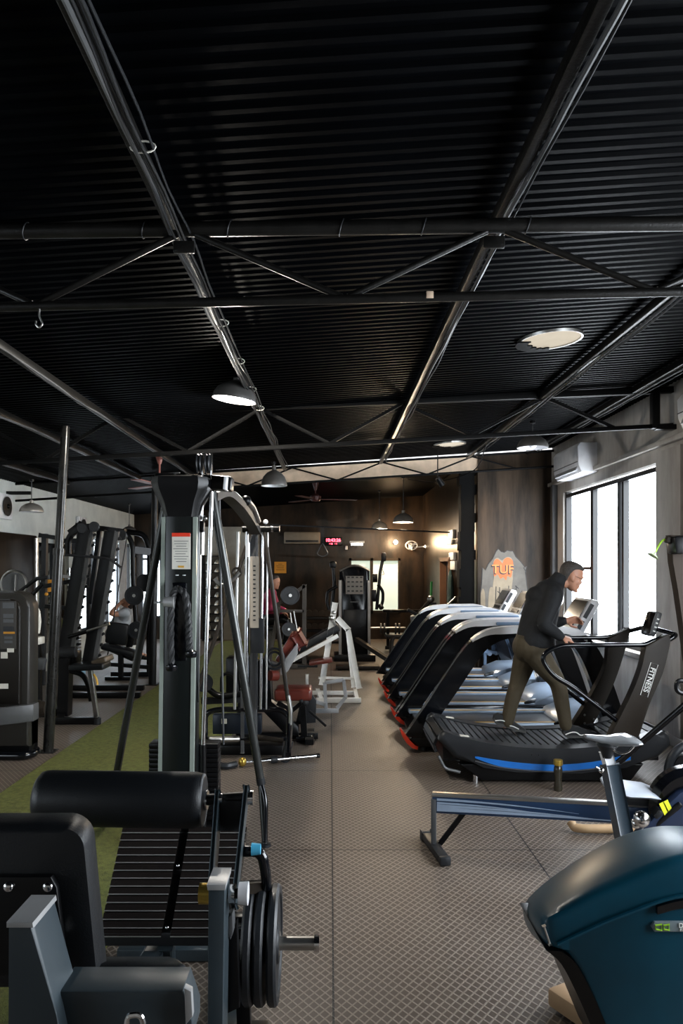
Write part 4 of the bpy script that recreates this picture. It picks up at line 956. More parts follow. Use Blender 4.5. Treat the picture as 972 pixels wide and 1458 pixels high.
def make_man():
    YM_, s = 6.22, F/6.22
    w = lambda x, y, Y=6.22: W(x, y, Y)
    base = V((w(762,0).x, 6.2, .28))
    man = Thing('person', 'man in black zip jacket and olive trousers striding on the curved treadmill', 'person', base)
    yN, yF = 6.07, 6.38          # camera-side and far-side shoulders
    hipN, hipF = V((w(757,918).x, 6.13, w(0,926).z)), V((w(756,918).x, 6.31, w(0,926).z))
    kN, kF = w(793,972,6.13), w(736,975,6.33)
    aN, aF = w(806,1030,6.13), w(720,1026,6.35)
    pel = V((w(757,0).x, 6.22, w(0,918).z)); ch = V((w(771,0).x, 6.22, w(0,860).z)); shc = V((w(783,0).x, 6.22, w(0,838).z))
    nk = w(795,829); hd = w(813,821)
    shN, shF = V((w(779,0).x, 6.05, w(0,849).z)), V((w(786,0).x, 6.39, w(0,847).z))
    elN, haN = w(775,889,5.99), w(798,907,5.95)
    elF, haF = w(786,885,6.48), w(805,884,6.44)
    # ---- body (skin), one continuous mesh
    b = MB()
    b.loft([ell(p, (1,0,0), (0,1,0), r1, r2) for p, r1, r2 in ((pel-V((0,0,.08)),.09,.13),(pel,.11,.15),(pel.lerp(ch,.5),.1,.13),(ch,.11,.15),(shc,.09,.15),(shc+V((.02,0,.05)),.05,.07))])
    limb(b, [shc+V((.0,0,.03)), nk, hd-V((.02,0,.04))], [.06,.055,.055])
    P, f, l, u = head(b, hd, (.93,-.05,-.36), (.4,0,1))
    for sh, el, ha in ((shN, elN, haN), (shF, elF, haF)): limb(b, [shc.lerp(sh,.5), sh, el, ha], [.06,.05,.038,.026])
    for h_, k_, a_ in ((hipN, kN, aN), (hipF, kF, aF)): limb(b, [h_, k_, a_, a_+V((.0,0,-.03))], [.08,.052,.036,.036])
    hand(b, haN, (.95,.05,-.25), (.1,.35,-.9), .62, 1.02, -1)
    hand(b, haF, (.95,-.1,.12), (.15,-.35,-.2), .5, 1.02, 1)
    man.part('body', voxel(b, .0055, 2, man.loc), skin)
    # ---- hair cap
    h = MB()
    rings = []
    for hh, cf, rf, rl, cut in ((.126,-.010,.02,.02,0),(.117,-.010,.06,.052,0),(.094,-.008,.09,.070,0),(.075,-.014,.093,.076,0),(.055,-.034,.078,.079,0),(.03,-.045,.066,.079,0),(-.0,-.052,.052,.077,0),(-.03,-.055,.042,.069,0),(-.058,-.05,.038,.055,0)):
        rings.append([P(cf+rf*math.cos(a), rl*math.sin(a), hh) for a in [2*PI*k/20 for k in range(20)]])
    h.loft(rings)
    man.part('hair', voxel(h, .008, 2, man.loc), mat('greying_hair', (.05,.042,.036), .7, var=.5, vscale=60, bump=.6, bscale=120))
    g = MB()
    for sd in (-1, 1):
        g.tube([P(.092+.004*math.sin(a), (.032+.021*math.cos(a))*sd, .002+.016*math.sin(a)) for a in [2*PI*k/14 for k in range(14)]], .0016, 5, True)
        g.tube([P(.092,.053*sd,.006), P(.0,.08*sd,.008)], .0018, 5)
    man.part('glasses', g, blk)
    # ---- jacket
    j = MB()
    hem = V((w(762,0).x, 6.22, w(0,920).z))
    j.loft([ell(p, (math.cos(t_),0,math.sin(t_)), (0,1,0), r1, r2, 24) for p, t_, r1, r2 in (
        (hem,-.0,.165,.195),(hem+V((0,0,.05)),-.0,.162,.195),(w(765,890),-.05,.15,.185),(w(770,868),-.12,.145,.19),(w(776,850),-.3,.135,.20),(w(784,838),-.5,.11,.17),(w(791,830),-.55,.075,.085),(w(796,824),-.55,.066,.07),(w(800,819),-.55,.064,.068))])
    j.sph(w(764,851), (.09,.16,.1)); j.sph(w(763,868), (.09,.15,.12))
    limb(j, [shc.lerp(shN,.5), shN, shN.lerp(elN,.5), elN, elN.lerp(haN,.5), haN-(haN-elN).normalized()*.005], [.09,.078,.066,.06,.05,.04])
    limb(j, [shc.lerp(shF,.5), shF, shF.lerp(elF,.5), elF, haF-(haF-elF).normalized()*.02], [.09,.078,.066,.06,.04])
    man.part('jacket', voxel(j, .009, 3, man.loc), jack)
    zp = crv([w(803,834,6.19), w(800,850,6.12)+V((.02,0,0)), w(797,880,6.13)+V((.02,0,0))], 4)
    man.part('jacket_zip', MB().tube(zp, .003, 5), dgrey)
    # ---- trousers
    q = MB()
    q.loft([ell(p, (1,0,0), (0,1,0), r1, r2, 20) for p, r1, r2 in ((pel+V((.01,0,.09)),.135,.17),(pel,.145,.175),(pel-V((0,0,.08)),.13,.17),(pel-V((0,0,.14)),.07,.12))])
    q.sph(pel+V((-.06,0,-.02)), (.1,.165,.12))
    limb(q, [hipN, hipN.lerp(kN,.5), kN, kN.lerp(aN,.5), aN+V((-.005,0,-.015))], [.113,.093,.069,.062,.052])
    limb(q, [hipF, hipF.lerp(kF,.5), kF, kF.lerp(aF,.5), aF+V((.012,0,-.015))], [.113,.093,.069,.062,.052])
    man.part('trousers', voxel(q, .009, 3, man.loc), olive)
    # ---- shoes
    for hx, hy, tilt in ((w(801,0).x, 6.13, 0), (w(709,0).x, 6.36, .30)):
        zb = bz(hx+.1)+.012 if tilt == 0 else bz(hx+.16)+.012
        def SP(u_, v_, h_): 
            c_, s_ = math.cos(tilt), math.sin(tilt); U = .24-u_
            return V((hx+.24-U*c_+h_*s_*.6, hy+v_, zb+U*s_+h_*c_))
        prof = [(-.03,.022,.03,.075),(0,.036,.0,.098),(.05,.04,.0,.1),(.1,.04,.0,.092),(.15,.045,.0,.07),(.2,.048,.0,.055),(.245,.04,.0,.045),(.268,.02,.008,.03)]
        def rg(z0off, z1cap=None):
            R_ = []
            for u_, wd, z0, z1 in prof:
                z1_ = min(z1, z1cap) if z1cap else z1
                R_.append([SP(u_, -wd*a, z0+z0off+(z1_-z0-z0off)*b) for a, b in ((-1,0),(1,0),(1.02,.45),(.75,.9),(.3,1),(-.3,1),(-.75,.9),(-1.02,.45))])
            return R_
        shm = MB().loft(rg(.012)); so = man.part('shoe', shm, mat('black_canvas', (.012,.012,.013), .8))
        sole = MB().loft([[SP(u_, -wd*1.04*a, z0+.0*b+(.022 if b else 0)) for a, b in ((-1,0),(1,0),(1,1),(-1,1))] for u_, wd, z0, z1 in prof])
        man.part('shoe_sole', sole, mat('dark_sole', (.05,.048,.045), .6), None, so)
        st = crv([SP(-.02,-.041,.03), SP(.03,-.046,.05), SP(.07,-.048,.048), SP(.1,-.05,.028), SP(.14,-.052,.03), SP(.19,-.053,.022)], 4)
        man.part('shoe_stripe', MB().tube(st, .0045, 6), whitem, 'white wavy side stripe', so)
    return man
make_man()

def simple_person(label, base, J, cols, scale=1.0, fwd=(1,0,0), up=(0,0,1), vox=.012, sock=None):
    """J: dict of joints in world coordinates"""
    t = Thing('person', label, 'person', base); b = MB()
    limb(b, [J['hip'], J['chest'], J['neck']], [.12,.13,.055]); limb(b, [J['neck'], J['head']], [.05,.05])
    P, f, l, u = head(b, J['head'], fwd, up)
    for k in ('L', 'R'):
        if 'el'+k in J:
            limb(b, [J['sh'+k], J['el'+k], J['ha'+k]], [.048,.036,.025]); dd = (J['ha'+k]-J['el'+k]).normalized()
            hand(b, J['ha'+k], dd, J.get('pn', (0,0,-1)), .6, 1, 1 if k == 'L' else -1)
        if 'kn'+k in J: limb(b, [J['hip']+(J['hi'+k]-J['hip'])*1.0, J['kn'+k], J['an'+k]], [.08,.055,.036]); limb(b, [J['an'+k], J['an'+k]+V(J.get('toe', (.2,0,-.04)))], [.04,.03])
    t.part('body', voxel(b, vox, 2, t.loc), skin)
    h = MB(); h.loft([[P(cf+rf*math.cos(a), rl*math.sin(a), hh) for a in [2*PI*k/18 for k in range(18)]] for hh, cf, rf, rl in ((.128,-.014,.03,.03),(.117,-.016,.064,.058),(.08,-.022,.094,.082),(.03,-.04,.078,.086),(-.03,-.05,.056,.078),(-.07,-.052,.05,.062))])
    t.part('hair', voxel(h, .012, 2, t.loc), hair)
    s = MB(); limb(s, [J['hip']+(J['chest']-J['hip'])*.15, J['chest'], J['neck']-(J['neck']-J['chest'])*.3], [.145,.16,.10])
    for k in ('L', 'R'):
        if 'el'+k in J:
            s.sph(J['sh'+k], .07); e = J['sh'+k].lerp(J['el'+k], cols.get('sleeve', .5)); limb(s, [J['chest'].lerp(J['sh'+k], .6), J['sh'+k], e], [.09,.07,.055])
            if cols.get('sleeve', .5) >= 1: limb(s, [J['el'+k], J['el'+k].lerp(J['ha'+k], .9)], [.055,.036])
    t.part('shirt', voxel(s, .014, 3, t.loc), cols['shirt'])
    if 'knL' in J:
        p = MB(); p.sph(J['hip'], .15)
        for k in ('L', 'R'): e = J['kn'+k].lerp(J['an'+k], cols.get('leg', .9)); limb(p, [J['hi'+k], J['kn'+k], e], [.11,.075,.055])
        t.part('trousers', voxel(p, .014, 3, t.loc), cols['legs'])
        for k in ('L', 'R'):
            if sock: t.part('sock', MB().tube([J['an'+k]+V((0,0,.13)), J['an'+k]], [.052,.045], 12), sock)
            a = J['an'+k]; d = V(J.get('toe', (.2,0,-.04)))
            t.part('shoe', MB().tube(crv([a-d*.25+V((0,0,-.03)), a+d*.3+V((0,0,-.03)), a+d*1.15+V((0,0,-.035))], 4), [.04,.05,.052,.05,.048,.045,.042,.038,.025], 10), blk)
    return t
# person lying back on the incline bench at left
Yp = 11.6; w = lambda x, y, d=0: W(x, y, Yp+d)
simple_person('person in pale shirt leaning back on an incline bench at far left', w(180,940),
  dict(hip=w(163,903), chest=w(175,882), neck=w(181,868), head=w(184,857), shL=w(178,873,-.2), shR=w(178,873,.2), elL=w(158,874,-.35), haL=w(170,860,-.4), elR=w(160,872,.35), haR=w(172,858,.35),
       hiL=w(163,905,-.1), hiR=w(163,905,.12), knL=w(184,900,-.2), knR=w(186,898,.2), anL=w(184,928,-.2), anR=w(190,930,.2)),
  dict(shirt=mat('pale_shirt', (.4,.42,.44), .8), legs=blk, sleeve=.35, leg=.7), fwd=(-.7,-.2,.6), up=(.6,0,.8), sock=paper)
# woman in magenta top, seated at the far machine
Yp = 13.0
simple_person('person in dark magenta top seated at the far rack under the orange notice', w(388,905),
  dict(hip=W(383,878,Yp), chest=W(384,855,Yp), neck=W(387,841,Yp), head=W(391,829,Yp), shL=W(383,846,Yp-.17), shR=W(386,846,Yp+.17), elL=W(384,866,Yp-.25), haL=W(402,872,Yp-.2), elR=W(392,864,Yp+.2), haR=W(406,868,Yp+.2),
       hiL=W(384,882,Yp-.1), hiR=W(384,882,Yp+.1), knL=W(408,884,Yp-.15), knR=W(408,884,Yp+.15), anL=W(406,912,Yp-.15), anR=W(406,912,Yp+.15)),
  dict(shirt=magenta, legs=blk, sleeve=1.0, leg=.95), fwd=(.9,-.35,-.2), up=(.1,0,1))
# ============================================================ SHARED GYM PARTS
def plate(mb_owner, name, c, axis, R, th, m, hub=True, parent=None):
    pr = [(.001,-th/2),(R*.32,-th/2),(R*.34,-th*.3),(R*.82,-th*.3),(R*.84,-th/2),(R*.96,-th/2),(R,-th*.25),(R,th*.25),(R*.96,th/2),(R*.84,th/2),(R*.82,th*.3),(R*.34,th*.3),(R*.32,th/2),(.001,th/2)]
    return MB().lathe(pr, c, axis, 40)
def weight_plate(label, c, axis, R, th, group, m=rub, hole=0):
    t = Thing('weight_plate', label, 'weight plate', c, group)
    a = V(axis).normalized()
    if hole:
        pr = [(hole*1.5,-th/2),(R*.32,-th/2),(R*.34,-th*.3),(R*.82,-th*.3),(R*.84,-th/2),(R*.96,-th/2),(R,-th*.25),(R,th*.25),(R*.96,th/2),(R*.84,th/2),(R*.82,th*.3),(R*.34,th*.3),(R*.32,th/2),(hole*1.5,th/2),(hole*1.5,-th/2)]
        t.part('disc', MB().lathe(pr, c, axis, 40, False), m)
        t.part('hub', MB().lathe([(hole,-th*.55),(hole*1.5,-th*.55),(hole*1.5,th*.55),(hole,th*.55),(hole,-th*.55)], c, axis, 32, False), steel); return t
    t.part('disc', plate(None, '', c, axis, R, th, m), m)
    t.part('hub', MB().cyl(V(c)-a*th*.56, V(c)+a*th*.56, R*.17), steel); return t
def barL(mb, pts, w_, h_=None, up=(0,0,1)):
    for a, b in zip(pts, pts[1:]): mb.bar(a, b, w_, h_, .004, up)
    return mb

# ============================================================ HIP THRUST MACHINE (lower left)
HT = Thing('hip_thrust_machine', 'black plate-loaded hip thrust machine with roller pad and slatted foot platform at lower left', 'exercise machine', (-.7, 2.4, 0))
# backrest seen from behind
def slab(pts, Ya, Yb, k=1, bev=.012):
    return MB().prism([(p.x, p.z) for p in pts], XZ, Ya, Yb, bev, 3)
def rrect(px0, px1, py0, py1, r, Y, shear=0):
    out = []
    for cx, cy, a0 in ((px1-r, py0+r, -90), (px1-r, py1-r, 0), (px0+r, py1-r, 90), (px0+r, py0+r, 180)):
        for k in range(7):
            a = math.radians(a0+15*k); x = cx+r*math.cos(a); y = cy+r*math.sin(a)
            out.append(W(x+shear*(y-py0)/(py1-py0), y, Y))
    return out
br = rrect(-95, 117, 1180, 1405, 26, 1.72, 22)
br2 = rrect(-78, 130, 1158, 1388, 28, 1.84, 22)
A = [p.copy() for p in br]; B = [p.copy() for p in br2]
cA = sum(A, V())/len(A); cB = sum(B, V())/len(B)
rings = [[cA+(p-cA)*.93+V((0,-.004,0)) for p in A], A, [a.lerp(b,.25)+((a-cA).normalized()*.01) for a, b in zip(A, B)], [a.lerp(b,.75)+((b-cB).normalized()*.012) for a, b in zip(A, B)], B, [cB+(p-cB)*.93+V((0,.008,0)) for p in B]]
bp_ = HT.part('backrest', MB().loft(rings), vinyl, smooth=60)
HT.part('backrest_plate', MB().prism([(W(*p,1.71).x, W(*p,1.71).z) for p in ((-40,1245),(76,1245),(84,1260),(97,1372),(90,1385),(-40,1385))], XZ, 1.695, 1.715, .004), blk, None, bp_)
for x, y in ((12,1263),(68,1263),(82,1336)): HT.part('bolt', MB().sph(W(x, y, 1.69), (.012,.008,.012)), chrome, None, bp_)
HT.part('stud', MB().sph(W(100,1197,1.735), .005), steel, None, bp_)
# bracket post behind the backrest and the seat rail
bc = W(36, 1302, 1.55)
dsl = mat('dark_slate_frame', (.03,.042,.05), .32)
HT.part('back_post', MB().prism([(W(*p,1.5).x, W(*p,1.5).z) for p in ((11,1318),(47,1318),(80,1446),(96,1520),(10,1520))], XZ, 1.5, 1.62, .006), dsl)
HT.part('post_cap', MB().prism([(W(*p,1.5).x, W(*p,1.5).z) for p in ((10,1312),(48,1312),(49,1320),(10,1320))], XZ, 1.495, 1.625, .003), palest, 'pale cap on the post')
HT.part('seat_rail', MB().prism([(W(*p,1.56).x, W(*p,1.56).z) for p in ((70,1446),(88,1404),(262,1404),(276,1446),(276,1470),(70,1470))], XZ, 1.54, 1.64, .006), dsl)
HT.part('rail_end', MB().prism([(W(*p,1.53).x, W(*p,1.53).z) for p in ((262,1407),(272,1412),(274,1448),(264,1460))], XZ, 1.53, 1.55, .002), palest, 'pale end plate')
cs_ = rrect(120, 268, 1372, 1400, 13, 1.75)
cs2 = rrect(118, 252, 1362, 1388, 13, 2.0)
HT.part('seat_cushion', MB().loft([[sum(cs_, V())/len(cs_)+(p-sum(cs_, V())/len(cs_))*.9+V((0,-.01,0)) for p in cs_], cs_, [a.lerp(b,.5)+V((0,0,.004)) for a, b in zip(cs_, cs2)], cs2]), vinyl, smooth=60)
HT.part('lower_frame', MB().bar((-.9,1.75,.3), (-.48,1.75,.3), .07, .07).bar((-.48,1.72,.3), (-.38,2.3,.1), .06, .07).bar((-.7,1.6,.28), (-.7,3.1,.12), .08, .08).bar((-.95,1.5,.03), (-.45,1.5,.03), .06, .06).bar((-.7,1.5,.03), (-.7,1.6,.5), .07, .07), dsl)
HT.part('u_clip', MB().tube(rnd([W(180,1458,1.5), W(182,1446,1.5), W(200,1444,1.5), W(204,1458,1.5)], .01), .006, 8), chrome)
# roller pad over the lap
Yr = 2.66; ra_, rb_ = W(55, 1136, Yr), W(291, 1139, Yr); rr_ = .098
ax_ = (rb_-ra_).normalized(); Lr = (rb_-ra_).length
rp = HT.part('roller_pad', MB().lathe([(.001,0),(rr_*.8,0),(rr_*.95,.012),(rr_,.035),(rr_,Lr-.035),(rr_*.95,Lr-.012),(rr_*.82,Lr),(.001,Lr)], ra_, ax_, 40), vinyl)
HT.part('roller_rim', MB().tube([rb_+V((-.006,.078*math.cos(a),.088*math.sin(a))) for a in [2*PI*k/28 for k in range(28)]], .006, 8, True), mgrey, None, rp)
HT.part('roller_hub', MB().cyl(rb_-V((.01,0,0)), rb_+V((.012,0,0)), .035), chrome, None, rp)
HT.part('pad_axle', MB().cyl(rb_, W(352,1135,Yr), .02), dgrey)
# lever arms
def arm(px0, py0, px1, py1, Ya, Yb, wd, th, m, nm):
    a, b = W(px0, py0, Ya), W(px1, py1, Yb); return HT.part(nm, MB().bar(a, b, wd, th, .006, (0,1,0)), m)
arm(311,1132,301,1275,Yr,2.42,.014,.07,dsl,'lever_arm'); arm(351,1124,333,1290,Yr,2.42,.014,.07,dsl,'lever_arm')
HT.part('arm_block', MB().box(W(331,1158,Yr), (.085,.06,.11), bev=.004), dgrey)
for x, y, r, l in ((312,1137,.018,.012),(355,1136,.026,.014),(344,1206,.016,.012),(340,1318,.012,.012)):
    q = W(x, y, Yr-.03); HT.part('arm_bolt', MB().cyl(q-V((.004,0,0)), q+V((l,0,0)), r), chrome)
HT.part('arm_tab', MB().prism([(W(*p,2.42).x, W(*p,2.42).z) for p in ((325,1300),(333,1292),(334,1320),(330,1330),(324,1318))], XZ, 2.38, 2.44, .004), mgrey)  # small plain grey tab below the lever arm
# upright post
HT.part('upright', MB().prism([(W(*p,2.3).x, W(*p,2.3).z) for p in ((298,1262),(321,1262),(317,1545),(296,1545))], XZ, 2.28, 2.40, .005), dsl)
HT.part('upright_cap', MB().prism([(W(*p,2.3).x, W(*p,2.3).z) for p in ((296,1255),(323,1255),(322,1263),(297,1263))], XZ, 2.275, 2.41, .002), palest, 'pale cap')
HT.part('upright_foot', MB().bar((W(285,0,2.3).x, 2.32, .03), (W(345,0,2.3).x, 2.32, .03), .07, .05).bar((-.36,2.3,.03), (-.36,3.2,.03), .06, .05), dsl)
for x, r, l, m_x in ((284,.034,.04,gold),(326,.03,.02,chrome),(340,.036,.03,plasw)):
    q = W(x, 1272, 2.36); HT.part('pivot_disc', MB().cyl(q, q+V((l,0,0)), r*.95, r, 24), m_x)
HT.part('pivot_axle', MB().cyl(W(284,1272,2.36), W(348,1272,2.36), .016), dgrey)
HT.part('side_plate', MB().prism([(W(*p,2.44).x, W(*p,2.44).z) for p in ((325,1330),(338,1310),(342,1430),(322,1440))], XZ, 2.42, 2.46, .004), blk)
# curved grab tube with blue knob
gt = rnd([W(344,1212,2.62), W(372,1212,2.62), W(379,1245,2.62), W(379,1300,2.7), W(378,1355,2.7)], .07, 7)
HT.part('grab_tube', MB().tube(gt, .019, 14), blkg); HT.part('knob', MB().cyl(W(358,1209,2.57), W(371,1209,2.57), .022, .018), mat('blue_knob', (.06,.35,.55), .35), 'blue knob')
HT.part('crossbar', MB().bar(W(340,1264,2.6), W(376,1262,2.65), .03, .03), brown)
# horn and feet
hq0, hq1 = W(330,1343,2.65), W(452,1343,2.65)
HT.part('plate_horn', MB().cyl(hq0, hq1, .024, n=22), steel); HT.part('horn_cap', MB().cyl(hq1-V((.012,0,0)), hq1+V((.006,0,0)), .029), chrome)
HT.part('side_foot', MB().box((W(350,0,2.6).x, 2.66, .02), (.14,.1,.04), bev=.006).bar((W(345,0,2.6).x, 2.66, .03), (W(340,0,2.6).x, 2.66, .45), .045, .05), blk)
# slatted foot platform, rising away
n0, n1 = V((W(140,0,2.92).x, 2.92, .235)), V((W(140,0,2.92).x+.53, 2.92, .235)); f0 = V((n0.x+.005, 3.25, .56)); f1 = V((n1.x+.02, 3.25, .56))
nv = (n1-n0).cross(f0-n0).normalized(); nv = nv if nv.z > 0 else -nv
HT.part('platform_base', MB().loft([[n0-nv*.02, n1-nv*.02, f1-nv*.02, f0-nv*.02], [n0-nv*.045, n1-nv*.045, f1-nv*.045, f0-nv*.045]]), blk)
for half, (ua, ub) in enumerate(((0,.465),(.535,1))):
    mb = MB(); ed_ = MB()
    for k in range(14):
        a0, a1 = k/14+.006, (k+1)/14-.008
        P_ = lambda u_, v_, h_: n0.lerp(n1, u_).lerp(f0.lerp(f1, u_), v_)+nv*h_
        mb.loft([[P_(ua,a0,-.02), P_(ub,a0,-.02), P_(ub,a0,-.001), P_(ua,a0,-.001)], [P_(ua,a1,-.02), P_(ub,a1,-.02), P_(ub,a1,0), P_(ua,a1,0)]])
        ed_.loft([[P_(ua,a0-.004,-.002), P_(ub,a0-.004,-.002), P_(ub,a0-.004,.0015), P_(ua,a0-.004,.0015)], [P_(ua,a0+.004,-.002), P_(ub,a0+.004,-.002), P_(ub,a0+.004,.0015), P_(ua,a0+.004,.0015)]])
    sl = HT.part('slat_panel', mb, mat('slat_dark_brown', (.014,.011,.01), .26)); HT.part('slat_edges', ed_, mat('pale_edge', (.2,.19,.185), .4), None, sl)  # slat edges drawn as thin paler lines
for v_ in (.08, .62): HT.part('platform_screw', MB().sph(P_(.5, v_, 0), .008), chrome)
HT.part('platform_rim', MB().bar(n0-nv*.02, n1-nv*.02, .01, .05), dgrey)
HT.part('platform_stand', MB().bar(n0.lerp(n1,.5)+V((0,.03,-.04)), V((n0.lerp(n1,.5).x, 2.97, .03)), .08, .05).bar((n0.x,3.2,.03),(n1.x,3.2,.03),.06,.05).bar(f0.lerp(f1,.5)-nv*.04, (f0.lerp(f1,.5).x,3.25,.03),.06,.06), dsl)
for i, (px, dy, lb) in enumerate(((357,0,'black weight plate innermost on the hip thrust horn'), (373,0,'black weight plate in the middle of the hip thrust horn'), (391,.0,'black weight plate outermost on the hip thrust horn'))):
    weight_plate(lb, W(px, 1343, 2.65+dy), (1, .0, 0), .2, .034, 'weight plates on the hip thrust horn', rub, .0265)

# ============================================================ DUAL CABLE MACHINE, TWO MASTS
CM = Thing('cable_machine', 'tall dark twin-mast cable machine with A-frame legs and rope standing beside the turf', 'exercise machine', (-.85, 4.5, 0))
dgc = mat('dark_green_grey_cover', (.004,.006,.006), .28)
lgc = mat('green_grey_sheen', (.3,.34,.3), .3)  # pale column edges, with their bright sheen put into the colour
Yc = 4.45; col = lambda x, y, d=0: W(x, y, Yc+d)
x0, x1 = col(228,0).x, col(278,0).x; zc0, zc1 = .05, col(0,690).z; cx = (x0+x1)/2
c_ = [(x0,Yc-.05),(x0+.02,Yc-.085),(cx-.03,Yc-.10),(cx+.03,Yc-.10),(x1-.02,Yc-.085),(x1,Yc-.05),(x1,Yc+.07),(x0,Yc+.07)]
CM.part('column', MB().prism(c_, lambda u, v, d: V((u-(d-1.1)*.0+ (d/2.2)*.03, v, d)), .05, 2.02), dgc)
for u0, u1 in ((x0+.001, x0+.024), (x1-.024, x1-.001)):
    CM.part('column_edge', MB().prism([(u0,Yc-.092),(u1,Yc-.092),(u1,Yc-.06),(u0,Yc-.06)], lambda u, v, d: V((u+(d/2.2)*.03, v, d)), .06, 2.0, .004), lgc, 'pale green-grey edge of the column with painted sheen')
# flared head
hd_ = [(.0,2.0,.1,.09),(0,2.08,.12,.1),(0,2.16,.16,.12),(0,2.2,.17,.13),(0,2.235,.165,.13),(0,2.245,.13,.1)]
CM.part('head_cover', MB().loft([[V((cx+.03+a*rx, Yc-.01+b*ry, z)) for a, b in ((-1,-.6),(-.7,-1),(.7,-1),(1,-.6),(1,.8),(-1,.8))] for _, z, rx, ry in hd_]), blk)
CM.part('head_wing', MB().box(col(308,688,.08), (.2,.14,.085), Euler((0,.08,0)), .012), blk); CM.part('wing_end', MB().box(col(322,689,.0), (.018,.12,.08), Euler((0,.08,0)), .004), plasw, 'pale end cap')
CM.part('head_wing', MB().box(col(238,686,.05), (.12,.16,.09), bev=.01), blk); CM.part('wing_top', MB().bar(col(233,675), col(256,673), .03, .006), mgrey)
for x in (284, 296): 
    q = col(x, 660, .03); CM.part('pulley', MB().lathe([(.001,-.016),(.055,-.016),(.06,-.01),(.05,0),(.06,.01),(.055,.016),(.001,.016)], q, (1,0,0)), dgrey); CM.part('pulley_bracket', MB().box(q+V((.022,0,-.02)), (.006,.05,.16), bev=.002), chrome)
# placard
q = col(258, 785, -.115); pk = CM.part('placard', MB().box(q, (.108,.006,.21)), paper, 'white instruction placard with red top')
CM.part('placard_header', MB().box(q+V((0,-.004,.097)), (.108,.004,.022)), red, None, pk)
for k in range(9): CM.part('placard_line', MB().box(q+V((-.004 if k % 2 else 0,-.004,.06-.015*k)), (.085-.012*(k % 3),.002,.003)), mgrey, None, pk)
CM.part('placard_mark', MB().box(q+V((0,-.004,-.09)), (.034,.003,.012)), yel, None, pk)
q = col(255, 884, -.11); CM.part('sticker', MB().box(q, (.04,.004,.05)), beige)
for x, y in ((252,819),(262,819),(252,937),(262,937)): CM.part('rivet', MB().box(col(x,y,-.105), (.018,.006,.007), bev=.002), plasw)
# adjustment carriage, knob and ropes
CM.part('carriage', MB().box(col(256,885,-.12), (.085,.05,.46), bev=.01), blkg)
CM.part('pop_pin', MB().cyl(col(248,857,-.2), col(233,857,-.2), .034, .026).cyl(col(236,857,-.2), col(219,858,-.2), .006), palest)
def rope(pts, r, nm='rope'):
    P_ = crv(pts, 10); o = CM.part(nm, MB().tube(P_, r*.8, 8), rub)
    for ph in (0, 2*PI/3, 4*PI/3):
        tw = []
        for i, p in enumerate(P_):
            t_ = (P_[min(i+1, len(P_)-1)]-P_[max(i-1, 0)]).normalized(); a = t_.cross(V((0,1,0))); a = a.normalized() if a.length > .1 else V((1,0,0)); b = t_.cross(a)
            tw.append(p+(a*math.cos(ph+i*.55)+b*math.sin(ph+i*.55))*r*.55)
        CM.part('strand', MB().tube(tw, r*.55, 6), mat('rope_black', (.02,.02,.021), .6), None, o)
rope([col(252,838,-.17), col(246,848,-.19), col(243,880,-.19), col(243,915,-.19), col(244,945,-.19)], .02)
rope([col(252,838,-.17), col(263,846,-.19), col(268,880,-.18), col(269,905,-.18), col(270,926,-.18)], .02)
for x, y in ((244,950),(272,931)): CM.part('rope_stopper', MB().lathe([(.001,-.022),(.028,-.02),(.036,-.005),(.034,.012),(.018,.022),(.001,.024)], col(x,y,-.19)), blkg)
# guide rods, cables
def rod(xa, ya, xb, yb, r, m=chrome, nm='guide_rod', d=0, Ya=Yc, Yb=None): return CM.part(nm, MB().cyl(W(xa,ya,Ya+d), W(xb,yb,(Yb or Ya)+d), r, n=14), m)
rod(301,700,289,1060,.013,chrome,d=-.05); rod(284,705,277,1075,.02,steel,d=.05); rod(233,700,229,1060,.006,mgrey,d=.1); rod(312,700,318,1060,.007,mgrey,d=.3)
CM.part('slider_sleeve', MB().cyl(W(284,705,Yc+.03), W(283,740,Yc+.03), .026), plasw); CM.part('slider_block', MB().box(W(286,750,Yc+.03), (.04,.05,.07), bev=.008), blk)
CM.part('slider_sleeve', MB().cyl(W(287,745,Yc+.05), W(286,790,Yc+.05), .02), steel); CM.part('slider_pin', MB().sph(W(292,738,Yc+.0), .016), chrome)
CM.part('rod_foot', MB().cyl(col(289,1060,-.05), V((col(289,0,-.05).x, Yc-.05, .1)), .018), blk)
rod(272,700,282,1000,.004,dgrey,'cable',-.02)
# weight stack
q = V((col(262,0,.16).x, Yc+.2, 0)); mb = MB()
for k in range(16): mb.box((q.x, q.y, .14+k*.03), (.43-.0*k, .13, .026), bev=.003)
CM.part('weight_stack', mb, blk); CM.part('stack_base', MB().box((q.x, q.y-.02, .06), (.5,.2,.12), bev=.01), blk)
# A-frame legs (front mast) : upper + bent lower part
def leg(a, k, b, r, m=blkg, lower=True):
    CM.part('leg', MB().cyl(a, k, r, n=16), m)
    if lower: CM.part('leg_lower', MB().tube([k, b], r*.72, 14), m); CM.part('leg_joint', MB().cyl(k+(a-k)*.012, k-(a-k)*.012, r*1.08, n=16), dgrey); CM.part('leg_foot', MB().cyl(b, (b.x, b.y, 0), r*1.4), rub)
smoke = mat('smoke_steel', (.05,.052,.05), .25, .5)
fR = V((W(377,0,4.5).x, 4.5, .015)); fL = V((-1.42, 4.3, .015))
kR = W(371,1112,4.6)
leg(W(302,700,4.5), kR, fR+V((0,0,0)), .026, smoke)
CM.part('foot_link', MB().tube(rnd([W(371,1112,4.6), W(378,1140,4.55), W(377,1200,4.5), fR+V((0,0,.02))], .05), .017, 12), blkg)
leg(W(239,700,4.4), W(163,1118,4.85), V((W(157,0,4.95).x, 4.95, .02)), .024, smoke)
